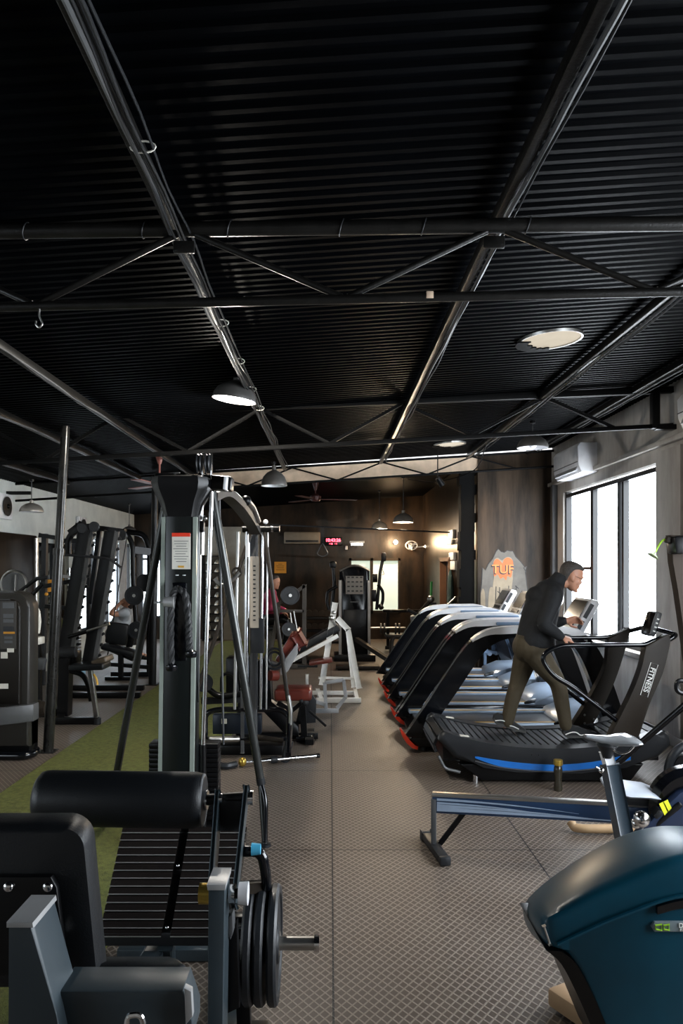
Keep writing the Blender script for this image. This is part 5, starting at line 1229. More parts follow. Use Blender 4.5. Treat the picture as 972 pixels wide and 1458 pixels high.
# ---------------- second mast
Yd = 6.45; d2 = lambda x, y, d=0: W(x, y, Yd+d)
CM.part('far_mast', MB().box(d2(361,890,.1)+V((0,0,0)), (.06,.09,2.0), bev=.008), mgrey)
for (xa, xb, r, m) in ((339,334,.016,steel),(352,350,.022,chrome),(374,371,.013,chrome),(381,379,.008,steel),(366,366,.006,dgrey)):
    CM.part('guide_rod', MB().cyl(d2(xa,757), d2(xb,1010), r, n=12), m)
CM.part('stack_scale', MB().box(d2(362,843,-.05), (.075,.01,.62)), mat('cream_scale', (.35,.3,.24), .5))
for k in range(13): CM.part('scale_mark', MB().box(d2(362,806+k*6.4,-.058), (.022,.003,.012)), dgrey)
CM.part('far_stack', MB().box(d2(367,905,.0), (.11,.08,.3), bev=.004), dgrey)
CM.part('far_crossbar', MB().cyl(d2(345,753), d2(398,753), .032), blk); CM.part('crossbar_cap', MB().cyl(d2(386,753), d2(389,753), .036), chrome)
CM.part('crossbar_cap', MB().sph(d2(378,743), .022), plasw)
leg(d2(358,757), d2(276,996), W(270,1030,6.4), .018, brown, False); leg(d2(376,757), W(410,998,6.45), W(412,1060,6.45), .018, rust if False else brown, False)
CM.part('leg_elbow', MB().tube(rnd([W(410,990,6.45), W(414,1015,6.45), W(412,1058,6.45)], .04), .02, 10), steel)
CM.part('leg_shoe', MB().cyl(W(412,1055,6.45), (W(405,0,6.45).x, 6.45, .0), .035), rub)
# pull-up beam joining the masts: shaped profile with grips
bm1 = [W(300,706,4.6), W(318,700,4.9), W(334,712,5.2), W(343,722,5.5), W(354,738,6.0), W(364,756,6.4)]
P_ = crv(bm1, 5); CM.part('top_beam', MB().loft([[p+V((a*.045, 0, b*.032)) for a, b in ((-1,-1),(1,-1),(1,.6),(.5,1),(-.5,1),(-1,.6))] for p in P_]), brown)
CM.part('beam_grip', MB().tube(rnd([W(345,714,5.5), W(352,712,5.6), W(360,722,5.9), W(368,742,6.2)], .06), .022, 10), steel)
CM.part('beam_grip', MB().tube(rnd([W(312,702,5.1), W(322,713,5.1), W(333,700,5.3), W(346,713,5.5)], .05), .012, 8), steel)
CM.part('grip_hub', MB().cyl(W(343,720,5.38), W(347,718,5.38), .03), blk); CM.part('grip_hub', MB().sph(W(350,713,5.5), .04), blk)
CM.part('d_handle', MB().tube(rnd([W(305,824,5.2), W(316,836,5.2), W(336,822,5.2), W(341,815,5.2)], .04), .014, 8), steel)
CM.part('handle_hook', MB().tube([W(337,815,5.2)+V((.03*math.cos(a),0,.03*math.sin(a))) for a in [2*PI*k/14 for k in range(14)]], .008, 6, True), brown)
# low frame between the masts
lf = MB()
lf.tube(rnd([W(292,1072,6.6), W(292,1015,6.6), W(310,1010,6.6), W(400,1010,6.6), W(412,1020,6.6), W(410,1075,6.0)], .08), .025, 12)
lf.tube([W(295,1052,6.6), W(408,1052,6.6)], .02, 10)
CM.part('low_frame', lf, blkg); CM.part('low_frame_tube', MB().cyl(W(297,1053,6.5), W(340,1052,6.6), .028), steel)
CM.part('low_frame_tube', MB().cyl(W(366,1049,6.55), W(403,1055,6.55), .022), brown)
CM.part('base_plate', MB().box((W(352,0,6.75).x, 6.75, .045), (.66,.16,.09), bev=.01), blk)
CM.part('upright_strut', MB().bar(W(345,980,6.6), W(345,1072,6.6), .035, .03), mgrey)
CM.part('storage_tray', MB().box(W(338,1030,6.85), (.45,.1,.18), bev=.01), mat('blue_black_tray', (.012,.018,.03), .35)); CM.part('tray_sticker', MB().box(W(319,1027,6.78), (.05,.005,.045)), paper)
# cable attachment bar on the floor
hb = Thing('cable_bar', 'chrome bar with round ball ends lying on the floor behind the front leg', 'bar', W(380,1085,6.3))
a, b = V((W(345,0,6.28).x, 6.28, .04)), V((W(450,0,6.5).x, 6.5, .04))
hb.part('rod', MB().cyl(a, b, .016), chrome); hb.part('collar', MB().cyl(a.lerp(b,.38), a.lerp(b,.46), .03), dgrey); hb.part('collar', MB().cyl(a.lerp(b,.70), a.lerp(b,.73), .024), steel); hb.part('end_knob', MB().cyl(b, b+(b-a).normalized()*.03, .02), blk)
hb.part('ball', MB().sph(a+V((-.0,0,.005)), (.035,.035,.04)), gold)
kn = Thing('rope_handle', 'black twisted rope handle lying on the floor left of the chrome bar', 'rope', W(325,1090,6.24))
kn.part('rope', MB().tube(crv([(W(312,0,6.24).x,6.24,.03),(W(322,0,6.2).x,6.2,.03),(W(336,0,6.26).x,6.26,.03)], 5), .028, 8), rub)

# ============================================================ MAROON PREACHER BENCH
PB = Thing('preacher_bench', 'black and silver preacher curl bench with maroon seat and sloping maroon arm pad', 'bench', (-.3, 7.15, 0))
Yb = 7.2; b_ = lambda x, y, d=0: W(x, y, Yb+d)
def cush(o, nm, c, sz, R, m, bev=.03): return o.part(nm, MB().box(c, sz, R, bev, 4), m, smooth=60)
cush(PB, 'seat', b_(418,986), (.36,.32,.115), Euler((0,.0,0)), maroon)
st_ = PB.part('seat_post', MB().bar(b_(430,995), b_(434,1062), .05, .06).bar(b_(395,1000), b_(415,1012), .06, .05).bar(b_(412,1014), b_(440,992), .06, .04), blk)
PB.part('seat_bracket', MB().prism([(b_(*p).x, b_(*p).z) for p in ((440,985),(450,1000),(449,1032),(420,1035),(425,1010))], XZ, Yb+.1, Yb+.14, .006), dgrey)
PB.part('adjust_lever', MB().cyl(b_(440,1012,-.1), b_(464,1034,-.15), .012), blk); PB.part('adjust_knob', MB().sph(b_(434,1000,-.12), .035).sph(b_(429,998,-.15), .02), dgrey)
PB.part('arm_pad', MB().bar(b_(398,940,.2), b_(422,902,.2), .085, .42, .025, (0,1,0)), maroon)
PB.part('arm_pad_cap', MB().bar(b_(421,901,.2), b_(431,918,.2), .08, .42, .025, (0,1,0)), maroon)
PB.part('silver_side', MB().prism([(b_(*p).x, b_(*p).z) for p in ((400,946),(424,914),(424,930),(410,955),(400,960))], XZ, Yb-.08, Yb-.05, .006), palest)
PB.part('body_column', MB().prism([(b_(*p).x, b_(*p).z) for p in ((362,945),(372,938),(384,942),(385,1000),(402,1012),(425,1035),(425,1048),(405,1045),(372,1010),(362,1000))], XZ, Yb, Yb+.2, .01), blk)
PB.part('floor_frame', MB().bar((-.85,Yb+.1,.04), (-.12,Yb+.1,.04), .07, .06).bar((-.2,Yb-.15,.03), (-.2,Yb+.35,.03), .08, .05), blk)
PB.part('leg_shoe', MB().box((b_(433,0).x, Yb, .03), (.16,.09,.06), bev=.01), blkg)
PB.part('roller', MB().cyl(b_(384,962,-.15), b_(394,962,-.1), .05), maroon)
for k, r in enumerate((.09,.06)): PB.part('cam_ring', MB().tube([b_(391,938,-.1+.04*k)+V((r*math.cos(a),0,r*1.1*math.sin(a))) for a in [2*PI*j/24 for j in range(24)]], .012, 8, True), dgrey)
PB.part('front_hoop', MB().tube(rnd([b_(315,985,-.3), b_(315,962,-.3), b_(325,958,-.3), b_(336,966,-.3), b_(338,985,-.3)], .06), .014, 8), blk)
PB.part('front_arm', MB().tube(rnd([b_(296,980,-.3), b_(310,992,-.3), b_(345,988,-.3)], .06), .03, 10), blk); PB.part('front_roller', MB().cyl(b_(290,972,-.45), b_(290,972,-.15), .085), vinyl)
PB.part('weight_block', MB().box(b_(345,960), (.3,.2,.35), bev=.02), blk); PB.part('yellow_tag', MB().bar(b_(362,925,-.1), b_(367,938,-.1), .02, .01), yel)
PB.part('pedestal', MB().bar((-.86,Yb-.2,.05), (-.86,Yb+.1,.75), .06, .06).bar((-1.2,Yb-.3,.45),(-.86,Yb-.2,.45),.05), blk)

# ============================================================ WHITE BENCH MACHINE
WB = Thing('white_press_frame', 'white steel A-frame machine with black incline board in the aisle centre', 'exercise machine', (.05, 9.5, 0))
Yw = 9.5; w_ = lambda x, y, d=0: W(x, y, Yw+d)
WB.part('front_leg', MB().bar(w_(477,858), w_(458,975), .075, .05, .006, (0,1,0)), whitem)
WB.part('rear_leg', MB().bar(w_(480,880), w_(496,897), .07, .05, .006, (0,1,0)).bar(w_(495,895), w_(511,980), .07, .05, .006, (0,1,0)).bar(w_(495,900,.15), w_(503,978,.3), .05, .04, .006, (0,1,0)), whitem)
g0 = lambda x, y: V((W(x,0,Yw+y).x, Yw+y, .035))
WB.part('base_frame', MB().bar(g0(450,-.25), g0(514,-.25), .05, .06).bar(g0(457,-.2), g0(452,.5), .05, .05).bar(g0(508,-.2), g0(505,.5), .05, .05).bar(g0(435,.3), g0(508,.3), .05, .05).bar(w_(437,960,.3), g0(437,.3), .04, .04), whitem)
WB.part('cross_brace', MB().bar(w_(453,965), w_(508,966), .035, .03), whitem)
WB.part('adjust_rack', MB().bar(w_(471,882,-.05), w_(478,890,-.05), .03).sph(w_(472,880,-.06), .035).sph(w_(475,872,-.05), .025), steel)
WB.part('board_rail', MB().bar(w_(402,948,-.1), w_(481,905,-.1), .04, .05), whitem)
WB.part('incline_board', MB().bar(w_(405,935,.12), w_(482,892,.12), .3, .1, .02), vinyl)
WB.part('seat_pad', MB().bar(w_(440,944,-.15), w_(473,939,-.15), .26, .05, .02), maroon)
WB.part('seat_plate', MB().bar(w_(424,948,-.1), w_(452,948,-.1), .1, .03), dgrey)
GF = Thing('grey_bent_frame', 'pale grey bent steel frame on the floor in front of the white A-frame', 'frame', (.0, 8.8, 0))
g_ = lambda x, y, d=0: W(x, y, 8.5+d)
GF.part('hoop', barL(MB(), [g_(462,972), g_(489,968), g_(492,992), g_(480,1008)], .04), mat('pale_grey_paint', (.4,.42,.45), .4)); GF.part('hoop', barL(MB(), [g_(462,972), g_(464,1010)], .04), MATS['pale_grey_paint'])
GF.part('floor_rail', MB().bar((W(444,0,8.5).x, 8.5, .05), (W(482,0,8.5).x, 8.5, .05), .05, .05), MATS['pale_grey_paint']); GF.part('upper_rail', MB().bar(g_(444,997,.0), g_(463,1003,0), .05, .04), MATS['pale_grey_paint'])

# ============================================================ CENTRAL SELECTORISED TOWER
CT = Thing('selector_tower', 'tall black weight tower with silver sides and round top in front of the frosted window', 'exercise machine', (W(505,0,13.5).x, 13.5, 0))
Yt = 13.5; t_ = lambda x, y, d=0: W(x, y, Yt+d)
topz = t_(0,806).z; xa, xb = t_(483,0).x, t_(526,0).x
pf = [(xa,.1),(xb,.1),(xb,topz-.1)]+[(xb-(xb-xa)*k/8, topz-.1+.1*math.sin(PI*k/8)) for k in range(1,8)]+[(xa,topz-.1)]
CT.part('cover', MB().prism(pf, XZ, Yt-.02, Yt+.28, .02), blkg)
for x in (484, 525): CT.part('side_strip', MB().bar(t_(x,826,-.05), V((t_(x,0).x, Yt-.05, .12)), .06, .05), palest)
CT.part('top_trim', MB().tube([V((u, Yt-.03, v+.01)) for u, v in pf[2:]], .022, 8), steel)
pk = CT.part('placard', MB().box(t_(504.5,833,-.04), (.32,.01,.33)), mat('grey_placard', (.17,.165,.16), .5))
for r_ in range(4):
    for c_i in range(4): CT.part('placard_mark', MB().box(t_(496+c_i*6,822+r_*6.5,-.048), (.045,.003,.025)), dgrey, None, pk)
CT.part('badge', MB().box(t_(505,857,-.04), (.16,.01,.015)), mgrey); CT.part('lower_panel', MB().box(t_(505,862,-.03)+V((0,0,-.5)), (.42,.02,.85), bev=.01), blk)
CT.part('press_arm', MB().tube(rnd([t_(546,790,.1), t_(541,815,.1), t_(536,868,.1)], .05), .03, 10), dgrey); CT.part('arm_head', MB().box(t_(546,793,.1), (.09,.1,.16), bev=.02), blk)
CT.part('press_handle', MB().tube(rnd([t_(538,832,.0), t_(545,842,0), t_(545,856,0), t_(541,866,0)], .06), .028, 10), blk); CT.part('handle_grip', MB().cyl(t_(541,862,-.05), t_(543,866,-.1), .045), vinyl)
CT.part('press_arm', MB().tube(rnd([t_(474,800,.1), t_(476,830,.1), t_(472,868,.1)], .05), .032, 10), blk); CT.part('arm_head', MB().box(t_(474,804,.1), (.13,.1,.13), bev=.04), vinyl)
CT.part('press_handle', MB().tube(rnd([t_(480,835,0), t_(466,842,0), t_(465,858,0), t_(468,868,0)], .06), .028, 10), blk)
CT.part('arm_pivot', MB().cyl(t_(530,823,-.03), t_(537,823,-.03), .08).box(t_(532,848,.0), (.09,.1,.22), bev=.02), blk); CT.part('cable_loop', MB().tube(rnd([t_(544,810,-.02), t_(542,818,-.02), t_(547,818,-.02)], .02, 4, True), .006, 6, True), steel)
CT.part('floor_beam', MB().bar(t_(507,910,-.3), V((t_(562,0,-.9).x, Yt-.9, .05)), .08, .07), brown); CT.part('floor_beam_end', MB().box((t_(562,0,-.9).x, Yt-.9, .05), (.2,.12,.08), bev=.01), steel)
CT.part('base', MB().box(((xa+xb)/2, Yt+.1, .06), (.75,.6,.12), bev=.01), blk)
for (x0_, x1_, yp, Y, wd, lb) in ((405,470,936,13.2,.5,'flat black platform board left of the central weight tower, nearer'),(478,540,944,12.3,.3,'long low brown bar platform in front of the central weight tower'),(430,500,925,14.2,.45,'brown flat bench board left of the central weight tower, farther')):
    a, b = W(x0_, 0, Y), W(x1_, 0, Y); z = .05 if Y < 14 else .28
    t = Thing('low_platform', lb, 'platform', ((a.x+b.x)/2, Y, 0)); t.part('top', MB().box(((a.x+b.x)/2, Y, z), (b.x-a.x, wd, .05), bev=.01), brown if Y != 13.2 else blk)
    for s in (-1, 1): t.part('support', MB().box(((a.x+b.x)/2+s*(b.x-a.x)*.42, Y, z/2), (.06, wd*.8, z), bev=.004), blk)

# ============================================================ FAR RACK WITH DUMBBELLS (right of tower)
DR = Thing('bench_rack', 'low black weight bench with bar and plates below the frosted window', 'bench', (W(570,0,15).x, 15, 0))
r_ = lambda x, y, d=0: W(x, y, 15+d)
DR.part('frame', MB().bar(r_(552,868), r_(552,922), .06).bar(r_(590,868), r_(590,922), .06).bar(r_(545,870), r_(600,870), .07, .06).bar(r_(548,922), r_(600,922), .07), blk)
DR.part('bar', MB().cyl(r_(527,894,-.1), r_(577,894,-.1), .02), steel); DR.part('pad', MB().box(r_(566,905), (.5,.5,.08), bev=.02), vinyl)
for x in (541, 546, 562, 567): DR.part('bar_plate', MB().cyl(r_(x,895,-.1), r_(x+2,895,-.1), .11), rub)
BT = Thing('bent_tube_stand', 'bent copper coloured tube stand beside the far end of the treadmill row', 'stand', (W(575,0,11.8).x, 11.8, 0))
BT.part('tube', MB().tube(rnd([W(592,908,11.8), W(560,906,11.8), W(557,915,11.8), V((W(557,0,11.8).x, 11.8, .03))], .08), .035, 12), brown); BT.part('foot', MB().bar((W(548,0,11.8).x,11.8,.03), (W(600,0,11.8).x,11.9,.03), .08, .06), dgrey)
BT.part('back_leg', MB().bar(W(592,908,11.8), V((W(596,0,12).x,12.1,.03)), .05), dgrey)
# leg press and machine heads behind the treadmills
LP = Thing('leg_press', 'plate-loaded leg press with slanting tubes and green post behind the treadmill row', 'exercise machine', (W(620,0,12.2).x, 12.2, 0))
l_ = lambda x, y, d=0: W(x, y, 12.2+d)
LP.part('slanting_tube', MB().cyl(l_(592,878), l_(612,856), .035), brown); LP.part('slanting_tube', MB().cyl(l_(604,884,.2), l_(622,868,.2), .035), brown)
LP.part('pad_block', MB().box(l_(598,882), (.3,.25,.16), Euler((0,-.1,0)), .03), mat('pad_grey', (.1,.1,.11), .4)); LP.part('green_post', MB().bar(l_(614,828,.3), l_(613,872,.3), .08, .03), green, 'green post')
LP.part('frame', MB().bar(l_(590,885), V((l_(585,0).x, 12.2, .03)), .06).bar(l_(618,858), V((l_(624,0).x, 12.2, .03)), .06).bar((l_(583,0).x,12.2,.04), (l_(660,0).x,12.2,.04), .07).bar(l_(612,857), l_(640,900), .05), dgrey)
LP.part('knuckle', MB().sph(l_(613,853), .06), steel); LP.part('handle', MB().cyl(l_(580,868), l_(595,876), .03), dgrey)
SM2 = Thing('sled_machine', 'machine with two pale slanting rails and a round grey drum behind the treadmills', 'exercise machine', (W(650,0,12.0).x, 12.0, 0))
m2 = lambda x, y, d=0: W(x, y, 11.6+d)
SM2.part('rail', MB().bar(m2(622,876), m2(649,850), .04, .03), steel); SM2.part('rail', MB().bar(m2(636,876), m2(660,851), .04, .03), steel)
SM2.part('drum', MB().sph(m2(659,864), (.09,.1,.09)), silv); SM2.part('box', MB().box(m2(675,862), (.2,.16,.2), bev=.02), brown); SM2.part('post', MB().cyl(m2(684,858), m2(684,880), .02).cyl(m2(681,858), m2(681,880), .02), steel)
SM2.part('frame', MB().bar(m2(640,878), V((m2(640,0).x, 11.6, .03)), .07).bar(m2(676,870), V((m2(676,0).x, 11.6, .03)), .07).bar((m2(630,0).x,11.6,.04), (m2(690,0).x,11.6,.04), .07).bar(m2(625,878), m2(688,878), .06), dgrey)
SM2.part('wheel', MB().sph(m2(672,852), (.08,.05,.06)), blk)
# light blue-grey frame in front of the mural
BF = Thing('blue_grey_stand', 'light blue-grey bolted steel frame seen under the arms of the treadmill row', 'stand', (W(685,0,10.93).x, 10.93, 0))
f_ = lambda x, y, d=0: W(x, y, 10.93+d)
mb = MB().bar(f_(655,950), f_(655,985), .09, .05).bar(f_(650,948), f_(673,948), .09, .05).bar(f_(655,930), f_(665,948), .09, .04).bar(f_(674,925), f_(714,930), .12, .05).bar(f_(712,925), f_(712,985), .08, .05).bar(f_(688,915), f_(694,932), .07, .05).bar(f_(702,915), f_(702,930), .07, .05).bar(f_(690,925), V((f_(690,0).x,10.93,.02)), .06, .04)
BF.part('frame', mb, bluegr)
for x, y in ((678,930),(697,931),(706,930)): BF.part('bolt', MB().cyl(f_(x,y,-.03), f_(x,y,-.06), .03), silv)
# ============================================================ LEFT: FAR RACK WITH PERSON
grp = 'black round weight plates on the far left rack'
RK = Thing('power_rack', 'black curved-tube rack at far left holding round plates behind the leaning leg', 'exercise machine', (W(200,0,11.2).x, 11.2, 0))
k_ = lambda x, y, d=0: W(x, y, 11.2+d)
RK.part('curved_tube', MB().tube(rnd([k_(168,757), k_(181,760), k_(189,775), k_(190,830), k_(194,892)], .12), .04, 12), blk)
RK.part('curved_tube', MB().tube(rnd([k_(176,757,.3), k_(205,760,.3), k_(213,780,.3), k_(213,850,.3), k_(212,930,.3)], .15), .045, 12), blk)
RK.part('crossmember', MB().bar(k_(190,783), k_(213,786,.2), .07, .1), dgrey); RK.part('top_beam', MB().bar(k_(108,748), k_(180,757), .06, .07), blk)
for y in (792, 818, 842): RK.part('catch_pin', MB().cyl(k_(186,y), k_(195,y), .02), dgrey)
RK.part('lower_frame', MB().bar(k_(150,945), k_(215,950), .08, .06).bar(V((k_(212,0).x,11.5,.04)), V((k_(150,0).x,11.5,.04)), .08, .07).bar(k_(212,928,.3), V((k_(212,0,.3).x,11.5,.03)), .06).bar(k_(160,925), k_(190,938), .1, .07), blk)
RK.part('bench_back', MB().box(k_(167,902,-.2), (.32,.1,.32), Euler((0,.15,0)), .03), vinyl); RK.part('bench_seat', MB().box(k_(170,925,-.1), (.5,.3,.09), Euler((0,.25,0)), .03), vinyl)
RK.part('bench_leg', MB().bar(k_(172,926,-.1), V((k_(172,0,-.1).x,11.1,.03)), .07).bar(V((k_(150,0,-.1).x,11.1,.03)), V((k_(192,0,-.1).x,11.1,.03)), .07, .05), blk)
RK.part('guide_cable', MB().cyl(k_(181,762,-.1), k_(152,940,-.1), .008), dgrey)
weight_plate('black round plate raised high on the far left rack', k_(191,848,-.075), (.0,-1,0), .145, .04, grp)
weight_plate('black round plate low on the far left rack beside the bench', k_(194,897,-.075), (.0,-1,0), .13, .04, grp)
RK.part('spoked_disc', MB().lathe([(.001,0),(.12,0),(.14,.02),(.12,.04),(.001,.04)], k_(206,830,.35), (0,-1,0)), dgrey)

# ============================================================ LEFT: INCLINED PRESS WITH TWO TALL RAILS
IP = Thing('incline_press', 'black inclined press machine with two tall slanting rails and a cable bar near the left', 'exercise machine', (W(120,0,8.6).x, 8.6, 0))
i_ = lambda x, y, d=0: W(x, y, 8.6+d)
def rail(xt, yt, xb, yb, d, wpx):
    a, b = i_(xt, yt, d), i_(xb, yb, d)
    wd = wpx*(8.6+d)/F
    IP.part('rail', MB().bar(a, b, wd, .1, .008, (0,1,0)) , blk); dx = V((wd*.5, -.055, 0))
    IP.part('rail_edge', MB().bar(a-dx-V((0,.0,0))+V((0,-.0,0)), b-dx, .018, .012, .002, (0,1,0)), steel); e = V((wd*.5+.02, -.03, 0))
    IP.part('toothed_strip', MB().bar(a+e, b+e, .045, .05, .004, (0,1,0)), mgrey)
    for k in range(12): p = (a+e).lerp(b+e, .06+k*.08); IP.part('catch_hook', MB().bar(p+V((.02,0,0)), p+V((.055,0,.02)), .02, .03), dgrey)
rail(122,752,92,935,.0,17); rail(158,757,126,945,-.3,15)
IP.part('top_beam', MB().bar(i_(100,760,.1), i_(118,746,.1), .07, .09).bar(i_(112,748), i_(178,757), .07, .06), blk)
for x, y in ((117,752),(134,750),(173,762)): IP.part('pulley', MB().lathe([(.001,-.02),(.055,-.02),(.06,-.01),(.05,0),(.06,.01),(.055,.02),(.001,.02)], i_(x,y,-.2), (0,1,0)), dgrey)
IP.part('rear_post', MB().bar(i_(64,760,.3), i_(60,975,.3), .07, .06).bar(i_(142,752,.2), i_(128,860,.2), .05), dgrey)
IP.part('arch', MB().tube(rnd([i_(97,790,.2), i_(97,765,.2), i_(112,752,.2), i_(128,750,.2)], .12), .04, 10), blk)
for a_, b__ in (((62,835),(100,828)),((56,762),(82,766)),((64,863),(100,866))): IP.part('cross_bar', MB().bar(i_(*a_,.2), i_(*b__,.2), .05), blk)
IP.part('press_bar', MB().cyl(i_(97,907,-.4), i_(156,888,-.4), .014), steel); IP.part('press_bar_grip', MB().cyl(i_(97,907,-.4), i_(124,899,-.4), .022), blk)
IP.part('lat_bar', MB().tube(rnd([i_(84,792,-.5), i_(92,790,-.5), i_(155,795,-.5), i_(172,808,-.5)], .05), .014, 8), dgrey)
sb = IP.part('carriage', MB().box(i_(97,935,-.2), (.26,.2,.16), bev=.03), blk); IP.part('carriage_roller', MB().cyl(i_(86,930,-.4), i_(108,928,-.4), .06), dgrey, None, sb)
cush(IP, 'seat', i_(128,948,-.5), (.38,.3,.07), Euler((0,-.04,0)), vinyl, .02); cush(IP, 'seat', i_(146,940,-.45), (.17,.3,.07), Euler((0,-.35,0)), mat('tan_vinyl', (.06,.045,.03), .4), .02)
IP.part('seat_leg', MB().bar(i_(128,952,-.5), V((i_(138,0,-.5).x, 8.1, .04)), .05, .05), steel)
IP.part('yellow_tag', MB().tube(crv([i_(133,960,-.55), i_(137,966,-.55), i_(139,975,-.55)], 4), .012, 8), yel)
IP.part('curved_strut', MB().tube(rnd([i_(100,955,-.4), i_(118,960,-.4), i_(126,975,-.4), i_(130,998,-.4)], .1), .03, 10), blk)
IP.part('column', MB().bar(i_(94,935,-.3), V((i_(92,0,-.3).x, 8.3, .04)), .15, .12), blk)
gg = lambda x, Y: V((W(x,0,Y).x, Y, .04))
IP.part('base', MB().bar(gg(80,8.0), gg(141,8.0), .08, .07).bar(gg(86,8.0), gg(92,9.6), .08, .07).bar(gg(96,9.6), gg(200,9.6), .08, .07).bar(gg(96,10.2), gg(205,10.2), .08, .07), blk)
IP.part('foot', MB().cyl(gg(138,8.0)-V((0,0,.04)), gg(138,8.0)+V((0,0,.03)), .045), dgrey)

# ============================================================ LEFT EDGE: SELECTOR TOWER
ST = Thing('weight_tower', 'rounded dark brown weight tower with exercise placard cut off by the left edge', 'exercise machine', (-3.1, 6.5, 0))
e_ = lambda x, y, d=0: W(x, y, 6.5+d)
def tower(x0, x1, z0, z1, r, Ya, Yb, m, nm, bev=.02):
    p = [(x0,z0),(x1,z0)]+[(x1-r+r*math.cos(a), z1-r+r*math.sin(a)) for a in [PI/2*k/6 for k in range(7)]]+[(x0+r+r*math.cos(a), z1-r+r*math.sin(a)) for a in [PI/2+PI/2*k/6 for k in range(7)]]
    return ST.part(nm, MB().prism(p, XZ, Ya, Yb, bev), m)
tb = mat('tower_brown_black', (.009,.007,.005), .35); tf = mat('tower_frame_grey', (.022,.02,.017), .35)
xr_ = e_(41,0).x
tower(-3.45, xr_, .12, e_(0,842).z, .14, 6.5, 6.72, tf, 'cover'); tower(-3.35, e_(30,0).x, .5, e_(0,853).z, .09, 6.47, 6.52, tb, 'front_panel', .01)
tower(-3.45, xr_+.0, .02, .4, .05, 6.55, 6.72, blk, 'lower_body')
ST.part('guard_band', MB().prism([(-3.5,6.33),(e_(14,0).x,6.33),(xr_+.04,6.5),(xr_+.04,6.62),(xr_,6.62),(xr_-.01,6.52),(e_(13,0).x,6.37),(-3.5,6.37)], lambda u, v, d: V((u, v, d)), e_(0,1027).z, e_(0,1003).z, .004), mgrey)
ST.part('base_foot', MB().tube(rnd([(-3.4,6.5,.04),(-2.7,6.5,.04),(-2.64,6.58,.04),(-2.68,6.72,.04)], .1), .035, 10), blkg)
pk = ST.part('placard', MB().box(e_(12,890,-.04), (.14,.006,.42)), mat('placard_dark', (.03,.024,.018), .4))
for yy, hh, ww in ((862,.05,.1),(877,.035,.09),(884,.03,.09),(895,.04,.09),(908,.02,.07),(914,.02,.07)): ST.part('placard_print', MB().box(e_(12,yy,-.046), (ww,.003,hh)), mgrey if yy != 895 else dgrey, None, pk)
ST.part('placard_print', MB().box(e_(13,901,-.046), (.1,.003,.018)), orange, None, pk)
for x, y, a, b in ((6,933,.06,.055),(15,926,.06,.035),(2,977,.12,.045)): ST.part('white_label', MB().box(e_(x,y,-.045), (a,.003,b)), paper)
ST.part('side_label', MB().box(e_(35,1030,.04), (.04,.004,.05)), paper)
# round wheel guard above it and arms
WG = Thing('guarded_wheel', 'round grey wheel guard with white strap standing above the left weight tower', 'exercise machine', (W(22,0,8.2).x, 8.2, 0))
v_ = lambda x, y, d=0: W(x, y, 8.2+d)
WG.part('guard', MB().tube([v_(20,832)+V((.14*math.cos(a),0,.15*math.sin(a))) for a in [2*PI*k/28 for k in range(28)]], .016, 8, True), steel); WG.part('disc', MB().cyl(v_(20,832)-V((0,.01,0)), v_(20,832)+V((0,.02,0)), .13), mgrey)
WG.part('strap', MB().bar(v_(23,818,-.04), v_(22,846,-.04), .05, .01), steel)
WG.part('arm', MB().cyl(v_(18,850), v_(52,824), .022).cyl(v_(45,848), v_(60,832), .022), blk); WG.part('arm', MB().cyl(v_(52,824), v_(68,822), .022), dgrey)
WG.part('column', MB().bar(v_(20,845), V((v_(20,0).x, 8.2, .03)), .1, .1).bar(v_(52,868,.2), V((v_(54,0,.2).x, 8.4, .03)), .08, .08).bar(v_(20,980), v_(54,980,.2), .06).bar(V((v_(10,0).x,8.2,.04)), V((v_(70,0).x,8.5,.04)), .08, .07), blk)
WG.part('roller', MB().cyl(W(52,1009,7.5), W(66,1009,7.5), .09, .07), brown); WG.part('roller_arm', MB().bar(W(60,1009,7.55), v_(54,1000), .05), blk)
WG.part('orange_knob', MB().sph(v_(66,846,-.05), .02), orange); WG.part('control_box', MB().box(v_(59,945,-.1), (.09,.08,.13), Euler((0,.2,0)), .02), mgrey)
WG.part('seat_pad', MB().box(v_(50,912,-.1), (.14,.2,.08), bev=.01), paper, 'white cloth covered pad')
bq = v_(50, 885, -.2)
bo = Thing('towel', 'white towel with a green patch hanging on the machine beside the left weight tower', 'towel', bq)
bo.part('cloth', MB().loft([ell(v_(x, y, -.2), (1,0,0), (0,1,0), r, .03, 14) for x, y, r in ((51,864,.02),(52,870,.04),(53,885,.045),(52,902,.035))]), paper); bo.part('green_patch', MB().sph(v_(48,885,-.24), (.035,.02,.035)), lime); 

# small yellow/white bits: bottle beside the press
q = W(61, 930, 8.0)
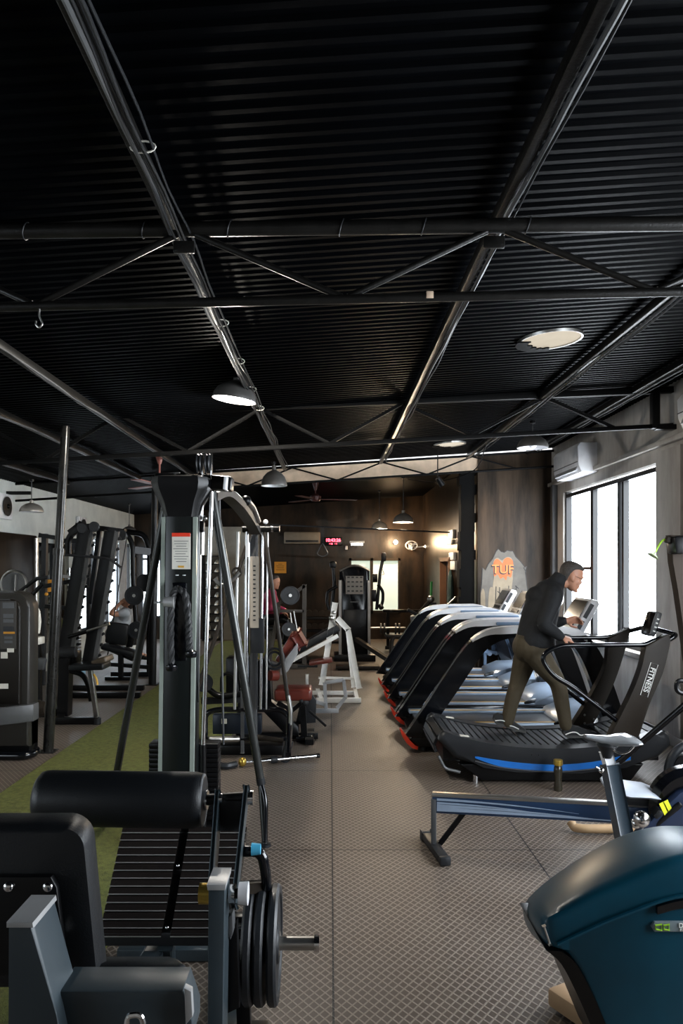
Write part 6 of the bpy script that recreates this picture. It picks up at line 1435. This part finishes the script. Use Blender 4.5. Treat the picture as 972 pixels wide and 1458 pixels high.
# steel pole beside the dark wall panel is part of the wall group; finally the small far things
bk2 = Thing('plate_rack', 'grey steel rack frame with chrome plates between the magenta person and the tower', 'rack', (W(420,0,12.4).x, 12.4, 0))
p_ = lambda x, y, d=0: W(x, y, 12.4+d)
mg2 = mat('worn_brown_grey', (.07,.06,.05), .5)
bk2.part('sloping_beam', MB().bar(p_(434,834), p_(393,862), .07, .06), mg2); bk2.part('upright', MB().bar(p_(433,832), V((p_(433,0).x, 12.4, .03)), .07, .07), mg2)
bk2.part('cross_beam', MB().bar(p_(395,870), p_(433,870), .07, .05), mg2); bk2.part('front_leg', MB().bar(p_(397,862), V((p_(382,0).x, 12.4, .03)), .06), mg2); bk2.part('floor_beam', MB().bar(V((p_(380,0).x,12.4,.04)), V((p_(437,0).x,12.4,.04)), .07), mg2)
bk2.part('seat', MB().box(W(384,894,13.0), (.35,.4,.06), bev=.02), vinyl); bk2.part('seat_post', MB().bar(W(384,895,13.0), V((W(384,0,13).x,13.0,.02)), .08), mg2); bk2.part('seat_beam', MB().bar(V((W(384,0,13).x,13.0,.04)), V((W(400,0,12.4).x,12.4,.04)), .07), mg2)
bk2.part('bars', MB().cyl(p_(413,872,-.05), p_(417,900,-.1), .012).cyl(p_(418,870,-.05), p_(423,898,-.1), .012), steel)
for i, (x, y, r, lb) in enumerate(((413,848,.16,'large dark plate on the grey rack behind the magenta person'),(411,896,.12,'chrome-centred plate low on the grey rack'))):
    weight_plate(lb, p_(x,y,-.14), (.2,-1,.1), r, .04, 'plates on the far grey rack')
# dumbbells on a low rack in the dark area left of the tower
dk = Thing('dumbbell_rack', 'low dumbbell rack with dark dumbbells against the back wall left of the tower', 'rack', (W(455,0,16.3).x, 16.3, 0))
d_ = lambda x, y, d=0: W(x, y, 16.3+d)
dk.part('frame', MB().bar(d_(432,880), d_(482,880), .3, .05).bar(d_(434,880), V((d_(434,0).x,16.3,.02)), .07).bar(d_(480,880), V((d_(480,0).x,16.3,.02)), .07).bar(d_(432,898), d_(482,898), .3, .05), blk)
def dumbbell():
    mb = MB(); mb.cyl((0,-.1,0),(0,.1,0),.018); t = Thing('dumbbell', 'dark round dumbbell lying on the low rack by the back wall', 'dumbbell', (0,0,0), 'dumbbells on the far rack', True)
    t.part('handle', MB().cyl((0,-.1,0),(0,.1,0),.018), brown)
    for s in (-1, 1): t.part('weight_head', MB().cyl((0,s*.07,0),(0,s*.15,0),.065), brown)
    return t
db = dumbbell(); first = True
for row in (880, 898):
    for i in range(5):
        q = d_(439.5+i*9, row, -.02); q.z += .115
        if first: db.o.location = q; first = False
        else: dup(db.o, q)

# cable crossover frame between the slanting press and the mirrors
XF = Thing('cable_crossover', 'grey cable station with pale weight stack in front of the left mirrors', 'exercise machine', (W(95,0,12.4).x, 12.4, 0))
x_ = lambda x, y, d=0: W(x, y, 12.4+d)
XF.part('post', MB().bar(x_(84,770), V((x_(84,0).x,12.4,.03)), .07, .06), dgrey); XF.part('post', MB().bar(x_(126,770), V((x_(126,0).x,12.4,.03)), .07, .06), dgrey)
XF.part('top_beam', MB().bar(x_(80,770), x_(130,770), .07, .08), dgrey); XF.part('floor_beam', MB().bar(V((x_(80,0).x,12.4,.04)), V((x_(130,0).x,12.4,.04)), .08, .07), dgrey)
for x in (99, 111): XF.part('guide_rod', MB().cyl(x_(x,772), V((x_(x,0).x,12.4,.07)), .014), chrome)
for k in range(9): XF.part('stack_plate', MB().box(x_(105,890+k*4.5), (.22,.1,.045), bev=.005), palest if k % 3 else dgrey)
XF.part('cross_bar', MB().bar(x_(84,820), x_(126,824), .05), palest); XF.part('placard', MB().box(x_(105,800,-.06), (.16,.01,.2)), paper)
XF.part('cable', MB().cyl(x_(105,772), x_(105,890), .006), mgrey); XF.part('pulley', MB().cyl(x_(105,778,-.03), x_(105,778,.03), .06), dgrey)
wh = Thing('water_bottle', 'pale blue plastic bottle standing on the floor by the cable station at left', 'bottle', (W(118,0,11.7).x, 11.7, 0))
wh.part('body', MB().lathe([(.001,0),(.04,0),(.042,.02),(.04,.17),(.018,.2),(.018,.22),(.001,.22)], (W(118,0,11.7).x, 11.7, 0)), mat('pale_blue_plastic', (.3,.5,.65), .3)); wh.part('cap', MB().cyl((W(118,0,11.7).x, 11.7, .215), (W(118,0,11.7).x, 11.7, .245), .022), whitem)
